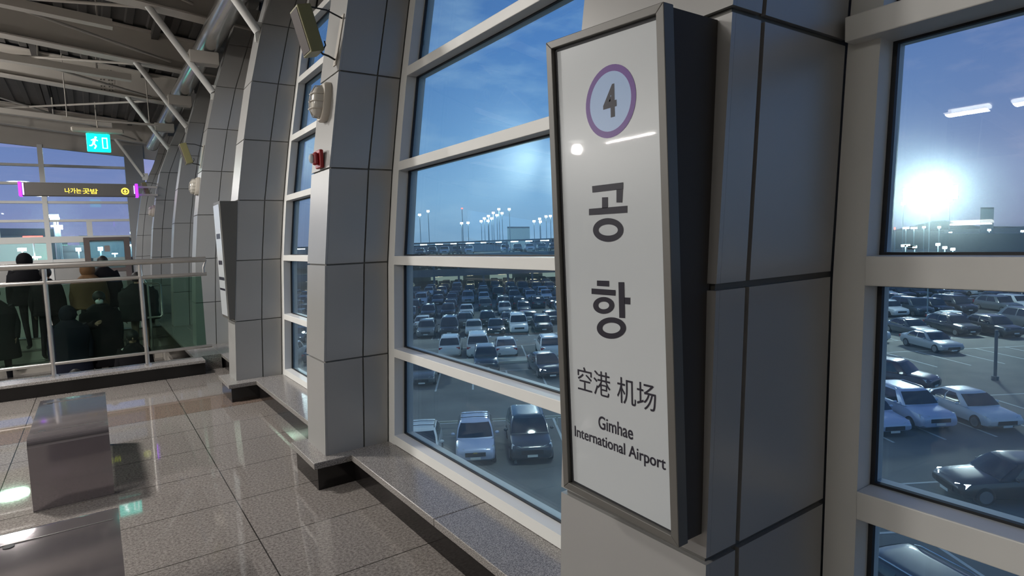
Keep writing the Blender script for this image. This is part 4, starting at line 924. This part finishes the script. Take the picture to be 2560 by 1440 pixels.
# painted bay lines, kerb
ln = MB()
def line(u0, v0, u1, v1, w=.12):
    a = lot(u0, v0, ZG+.006); b = lot(u1, v1, ZG+.006); d = (b-a).normalized(); n_ = Vector((-d.y, d.x, 0))*w/2; ln.add([a+n_, b+n_, b-n_, a-n_], [(0, 1, 2, 3)])
for (va, vb, u0, u1, off) in ((25.2, 31.5, -14, 60, -1.6), (38.5, 43.8, -14, 60, -1.1), (48.2, 54.0, -14, 60, -1.6), (59.3, 65, -20, 70, -1.7)):
    line(u0, vb, u1, vb)
    if va > 40: line(u0, va, u1, va)
    u = u0+off
    while u < u1: line(u, va, u, vb); u += 2.42
for v in (17.6, 21.0): line(8, v, 40, v)
u = 8.3
while u < 40: line(u, 12, u, 17.6); u += 2.6
tag(ln.build('parking_lines', 'line_paint'), kind='structure')
kb = MB()
for a, b in ((lot(-10, 47.2), lot(14, 47.2)),):
    d = (b-a).normalized(); n_ = Vector((-d.y, d.x, 0))*.9; kb.hexa([a-n_, b-n_, b+n_, a+n_]+[p+Vector((0, 0, .16)) for p in (a-n_, b-n_, b+n_, a+n_)])
tag(kb.build('kerb_island', 'kerb'), 'long pale concrete kerb island in front of the three white cars', 'kerb')
ws = empty('wheel_stop', lot(0, 29.9), 'low dark barrier rail behind the nearest row of cars', 'barrier')
a = lot(-14, 30.3, ZG+.45); b = lot(14, 30.3, ZG+.45)
m = MB(); m.tube([a, b], .06, 8); m.build('rail', 'kerb', ws)
for i in range(12): p = a.lerp(b, i/11); m = MB(); m.cyl(p-Vector((0, 0, .45)), p, .04, 8); m.build('post', 'kerb', ws)
# lamp post seen in the right window
lp_ = lot(27.4*SC, 30.1*SC); r = empty('lamp_post', lp_, 'slim grey lamp post in the middle of the right window', 'lamp post')
m = MB(); m.cyl(lp_, lp_+Vector((0, 0, 3.1)), .09, 12); m.build('pole', 'concrete_dark', r, 60)
m = MB(); m.cyl(lp_, lp_+Vector((0, 0, .25)), .2, 12); m.build('base', 'concrete_dark', r, 60)

# ------------------------------------------------------------------ parking deck beyond
dk = empty('parking_deck', lot(20, 121), 'low multi-storey parking deck across the far side of the car park', 'building')
def lbox(u0, u1, v0, v1, z0, z1, name, mt, par):
    m = MB(); c = [(u0, v0), (u1, v0), (u1, v1), (u0, v1)]; m.hexa([lot(*p, z0) for p in c]+[lot(*p, z1) for p in c]); return m.build(name, mt, par)
lbox(-50, 23, 120, 150, -5.5, -4.1, 'lower_slab', 'concrete_dark', dk)
lbox(-50, 23, 120, 150, -2.7, -1.2, 'upper_slab', 'concrete_dark', dk)
lbox(-50, 23, 149, 150, ZG, -1.2, 'back_wall', 'building_far', dk)
lbox(-50, 23, 128, 150, 1.0, 1.35, 'roof_canopy', 'concrete_dark', dk)
for i in range(14):
    u = -48+i*4.9; lbox(u, u+.4, 120.1, 120.5, ZG, 1.0 if i % 2 else -1.2, 'deck_post', 'concrete_dark', dk)
for i in range(21):
    u = -47+i*3.2
    lbox(u, u+1.3+random.random()*.6, 122, 122.35, -5.62, -5.5, 'ceiling_light', 'flood_emit_far' if i % 2 else 'warm_emit_far', dk) if i % 2 == 0 else None
    lbox(u, u+.7+1.3*random.random(), 128.5, 129.0, .84, .98, 'ceiling_light', 'flood_emit_far', dk)
    if random.random() < .6: lbox(u+.5, u+1.6, 124, 124.3, -2.82, -2.7, 'ceiling_light', 'flood_emit_far', dk)
for i, (u0, u1) in enumerate(((-26, -21.5), (-11.3, -3.5), (3, 8.5), (16, 20))): lbox(u0, u1, 147, 147.2, ZG+.1, -5.6, 'lit_wall', 'lit_interior', dk)
i = 0
for z, v in ((-1.2, 122.5), (-4.1, 122.5), (ZG, 122.5)):
    u = -34
    while u < 30:
        u += 2.5; px, py = proj(lot(u, v, z+1)); cl = random.choice(cols); kd = random.choice(['suv', 'sedan', 'suv'])
        if not (985 < px < 1440) or random.random() < .15: continue
        o = D.objects.new('car', car_far(kd, cl)); S.collection.objects.link(o); o.location = lot(u, v, z); o.rotation_euler = (0, 0, ROT)
        lv = {-1.2: 'top', -4.1: 'middle', ZG: 'ground'}[z]; rown.setdefault(('deck', lv), []).append(o)
        tag(o, '%s %s on the %s level of the far parking deck, %s from left' % (cl, TY[kd], lv, NUM[min(len(rown[('deck', lv)])-1, 19)]), 'car', 'cars in the far parking deck')
# ------------------------------------------------------------------ floodlights and far lights
def at_px(px, py, dist):          # a far point seen in this direction, placed at its true distance along the ground
    c = Vector((px-1280, -(py-720), -FPX)); w = Vector((AX.dot(c), AY.dot(c), AZ.dot(c))); k = dist/math.hypot(w.x, w.y); return Vector((0, 0, H))+w*k
def flood(px, py, dist, w, h, label, mt='flood_emit_far', pole=True, group='floodlight masts beyond the car park', n=1, ztop=None):
    p = at_px(px, py, dist); az = math.atan2(p.x, p.y); r = empty('floodlight', (p.x, p.y, ZG), label, 'floodlight', group)
    e1 = Vector((math.cos(az), -math.sin(az), 0)); e2 = Vector((math.sin(az), math.cos(az), 0))
    if pole: m = MB(); m.cyl((p.x, p.y, ZG), (p.x+e2.x*.3, p.y+e2.y*.3, p.z), .05*dist/160+.04, 8); m.build('pole', 'building_far', r, 60)
    for i in range(n):
        c = p+e1*(i-(n-1)/2)*w*1.12; m = MB(); a, b = e1*w/2, e2*.25
        m.hexa([c-a-b-Vector((0, 0, h/2)), c+a-b-Vector((0, 0, h/2)), c+a+b-Vector((0, 0, h/2)), c-a+b-Vector((0, 0, h/2)), c-a-b+Vector((0, 0, h/2)), c+a-b+Vector((0, 0, h/2)), c+a+b+Vector((0, 0, h/2)), c-a+b+Vector((0, 0, h/2))]); m.build('lamp_head', mt, r)
    return p
fl_ = [(1070, 528, .0), (1049, 537, 0), (1154, 558, 0), (1170, 557, 0), (1203, 553, 0), (1211, 546, 0), (1220, 552, 0), (1221, 540, 0), (1229, 546, 0), (1233, 532, 0), (1242, 538, 0), (1247, 523, 0), (1255, 533, 0), (1273, 523, 0), (1335, 553, 0), (1349, 547, 0), (1351, 554, 0), (1365, 541, 0), (1376, 540, 0)]
nm_ = ['upper of two at the left of the middle window', 'lower of two at the left of the middle window', 'left lamp of the low twin mast', 'right lamp of the low twin mast'] + ['%s from left in the slanting double row of lamps' % NUM[i] for i in range(10)] + ['%s from left in the group near the sign edge' % NUM[i] for i in range(5)]
for (x, y, _), l in zip(fl_, nm_): flood(x, y, 210, .95, .55, 'white floodlight, ' + l)
flood(1155, 521, 260, .7, .5, 'tiny red beacon above the twin mast', 'red_emit_far')
flood(2325, 484, 75, .82, 1.25, 'very bright floodlight bank in the right window', 'flood_emit', n=5)
for x, y, l in ((2195, 505, 'white floodlight left of the bright bank'), (2258, 509, 'white floodlight just below left of the bright bank'), (2375, 499, 'white floodlight just right of the bright bank')): flood(x, y, 190, .9, .6, l)
low = [(2186, 573), (2223, 572), (2265, 570), (2285, 570), (2310, 568), (2348, 568), (2376, 582), (2473, 575), (2556, 578), (2264, 614), (2287, 617), (2345, 611), (2362, 619), (2382, 623), (2207, 604)]
for i, (x, y) in enumerate(low): flood(x, y, 170 if y < 600 else 120, 1.25 if i in (1, 2, 3, 9) else .6, .34, 'small low lamp in the right window, %s from left in its %s' % (NUM[i] if i < 9 else NUM[i-9], 'upper row' if i < 9 else 'lower row'), group='low lamps along the far road')
flood(2237, 571, 168, .3, .5, 'tiny red lamp among the low lamps of the right window', 'red_emit_far', group='low lamps along the far road')
# buildings
def bld(px, py_top, dist, wpx, label, mt='building_far', name='building', dep=12):
    a = at_px(px-wpx/2, py_top, dist); b = at_px(px+wpx/2, py_top, dist); d = Vector((a.x+b.x, a.y+b.y, 0)).normalized()*dep; m = MB()
    r = empty(name, ((a.x+b.x)/2, (a.y+b.y)/2, ZG), label, 'building')
    m.hexa([(a.x, a.y, ZG), (b.x, b.y, ZG), (b.x+d.x, b.y+d.y, ZG), (a.x+d.x, a.y+d.y, ZG), (a.x, a.y, a.z), (b.x, b.y, b.z), (b.x+d.x, b.y+d.y, b.z), (a.x+d.x, a.y+d.y, a.z)]); m.build('wall', mt, r)
    t_ = MB(); t_.hexa([(a.x, a.y, a.z-.1), (b.x, b.y, b.z-.1), (b.x+d.x, b.y+d.y, b.z-.1), (a.x+d.x, a.y+d.y, a.z-.1), (a.x, a.y, a.z+.5), (b.x, b.y, b.z+.5), (b.x+d.x, b.y+d.y, b.z+.5), (a.x+d.x, a.y+d.y, a.z+.5)]); t_.build('parapet', 'concrete_dark', r)
    return r
bld(1296, 570, 230, 56, 'pale box-shaped building on the skyline of the middle window', 'building_pale')
bld(2468, 522, 260, 34, 'dim tall building right of the bright floodlights', 'building_far')
bld(2300, 580, 300, 120, 'long low dark building on the skyline of the right window', 'concrete_dark')
bld(2470, 590, 150, 240, 'dark wide building at the right of the right window', 'concrete_dark')
bld(748, 650, 260, 70, 'low pale building glimpsed in the narrow left window', 'building_far')
# hills
def ridge(name, dist, prof, label):
    m = MB(); v = []
    for (px, py) in prof: p = at_px(px, py, dist); v.append((p.x, p.y, p.z)); v.append((p.x, p.y, ZG-1)); q_ = Vector((p.x, p.y, 0)).normalized()*150; v.append((p.x+q_.x, p.y+q_.y, p.z-12)); v.append((p.x+q_.x, p.y+q_.y, ZG-1))
    f = []
    for i in range(len(prof)-1): a = i*4; b = a+4; f += [(a, b, b+1, a+1), (a, a+2, b+2, b), (a+2, a+3, b+3, b+2)]
    m.add(v, f); tag(m.build(name, 'hill'), label, 'hill')
ridge('hill', 1300, [(2050, 572), (2180, 577), (2240, 574), (2290, 563), (2330, 553), (2360, 551), (2400, 558), (2450, 566), (2520, 566), (2600, 570), (2750, 560)], 'dark low hill on the skyline of the right window')
ridge('hill', 1400, [(560, 634), (690, 632), (735, 628), (750, 630), (800, 634), (950, 626), (1100, 611), (1300, 604), (1420, 596)], 'dark low ridge on the skyline behind the middle and left windows')
# things seen through the glazed end wall
for i, (x, y, w, h, mt, l) in enumerate(((134, 540, .95, .35, 'flood_emit_far', 'upper stacked white lamp through the end wall'), (137, 547, .9, .3, 'flood_emit_far', 'second stacked white lamp through the end wall'), (144, 552, .45, .16, 'flood_emit_far', 'small stacked white lamp through the end wall'), (142, 565, 1.1, .16, 'flood_emit_far', 'flat white lamp strip through the end wall'), (149, 571, .6, .25, 'flood_emit_far', 'lowest stacked white lamp through the end wall'), (82, 592, 1.8, .22, 'red_emit_far', 'red light strip seen through the end wall'), (330, 582, .4, .22, 'flood_emit_far', 'white lamp beside the farthest pillar through the end wall'), (55, 624, .8, .4, 'flood_emit_far', 'white lamp behind the leftmost person'), (92, 643, .8, .22, 'warm_emit_far', 'yellowish lamp right of the leftmost person'), (196, 624, .5, .45, 'flood_emit_far', 'bright lamp left of the framed door'), (251, 622, .5, .5, 'flood_emit_far', 'bright lamp seen in the framed door'), (287, 634, .6, .14, 'flood_emit_far', 'thin lamp seen in the framed door'), (328, 613, .4, .2, 'flood_emit_far', 'small lamp right of the framed door'))):
    flood(x, y, 62, w*.7, h*.6, l, mt, group='lamps seen through the end wall')
bs = bld(40, 585, 70, 190, 'long dark neighbouring building seen through the end wall', 'concrete_dark', dep=3)
bld(60, 606, 66, 130, 'pale lit building seen low through the end wall', 'lit_interior', dep=2)
bld(157, 612, 64, 24, 'green lit kiosk seen low through the end wall', 'green_emit_far', dep=1)
bld(180, 628, 63, 70, 'dim block under the green kiosk through the end wall', 'concrete_dark', dep=.5)
bld(263, 603, 65, 130, 'grey building seen through the framed door', 'building_far', dep=2)

# ------------------------------------------------------------------ spots over the car park: one at the bright bank, the rest added
def spot(loc, target, power, size=1.4, col=(.86, 1, .97), rad=1.2):
    l = D.lights.new('lot_spot', 'SPOT'); l.energy = power; l.spot_size = size; l.spot_blend = .8; l.color = col; l.shadow_soft_size = rad
    o = D.objects.new('lot_spot', l); S.collection.objects.link(o); o.location = loc
    d = (Vector(target)-Vector(loc)); o.rotation_euler = d.to_track_quat('-Z', 'Y').to_euler(); return o
b0 = at_px(2325, 484, 74); spot(b0, lot(25, 42), 9000, 2.2)
spot(lot(-20, 62, 12), lot(0, 45), 11000, 2.0); spot(lot(10, 85, 12), lot(2, 60), 9000, 2.2); spot(lot(4, 18, 9), lot(2, 34), 3600, 2.0)
spot(lot(30, 70, 12), lot(36, 52), 5000, 2.2)  # another added spot without a mast, for the right window's cars
print('far cars', nfar, 'objects', len(D.objects))
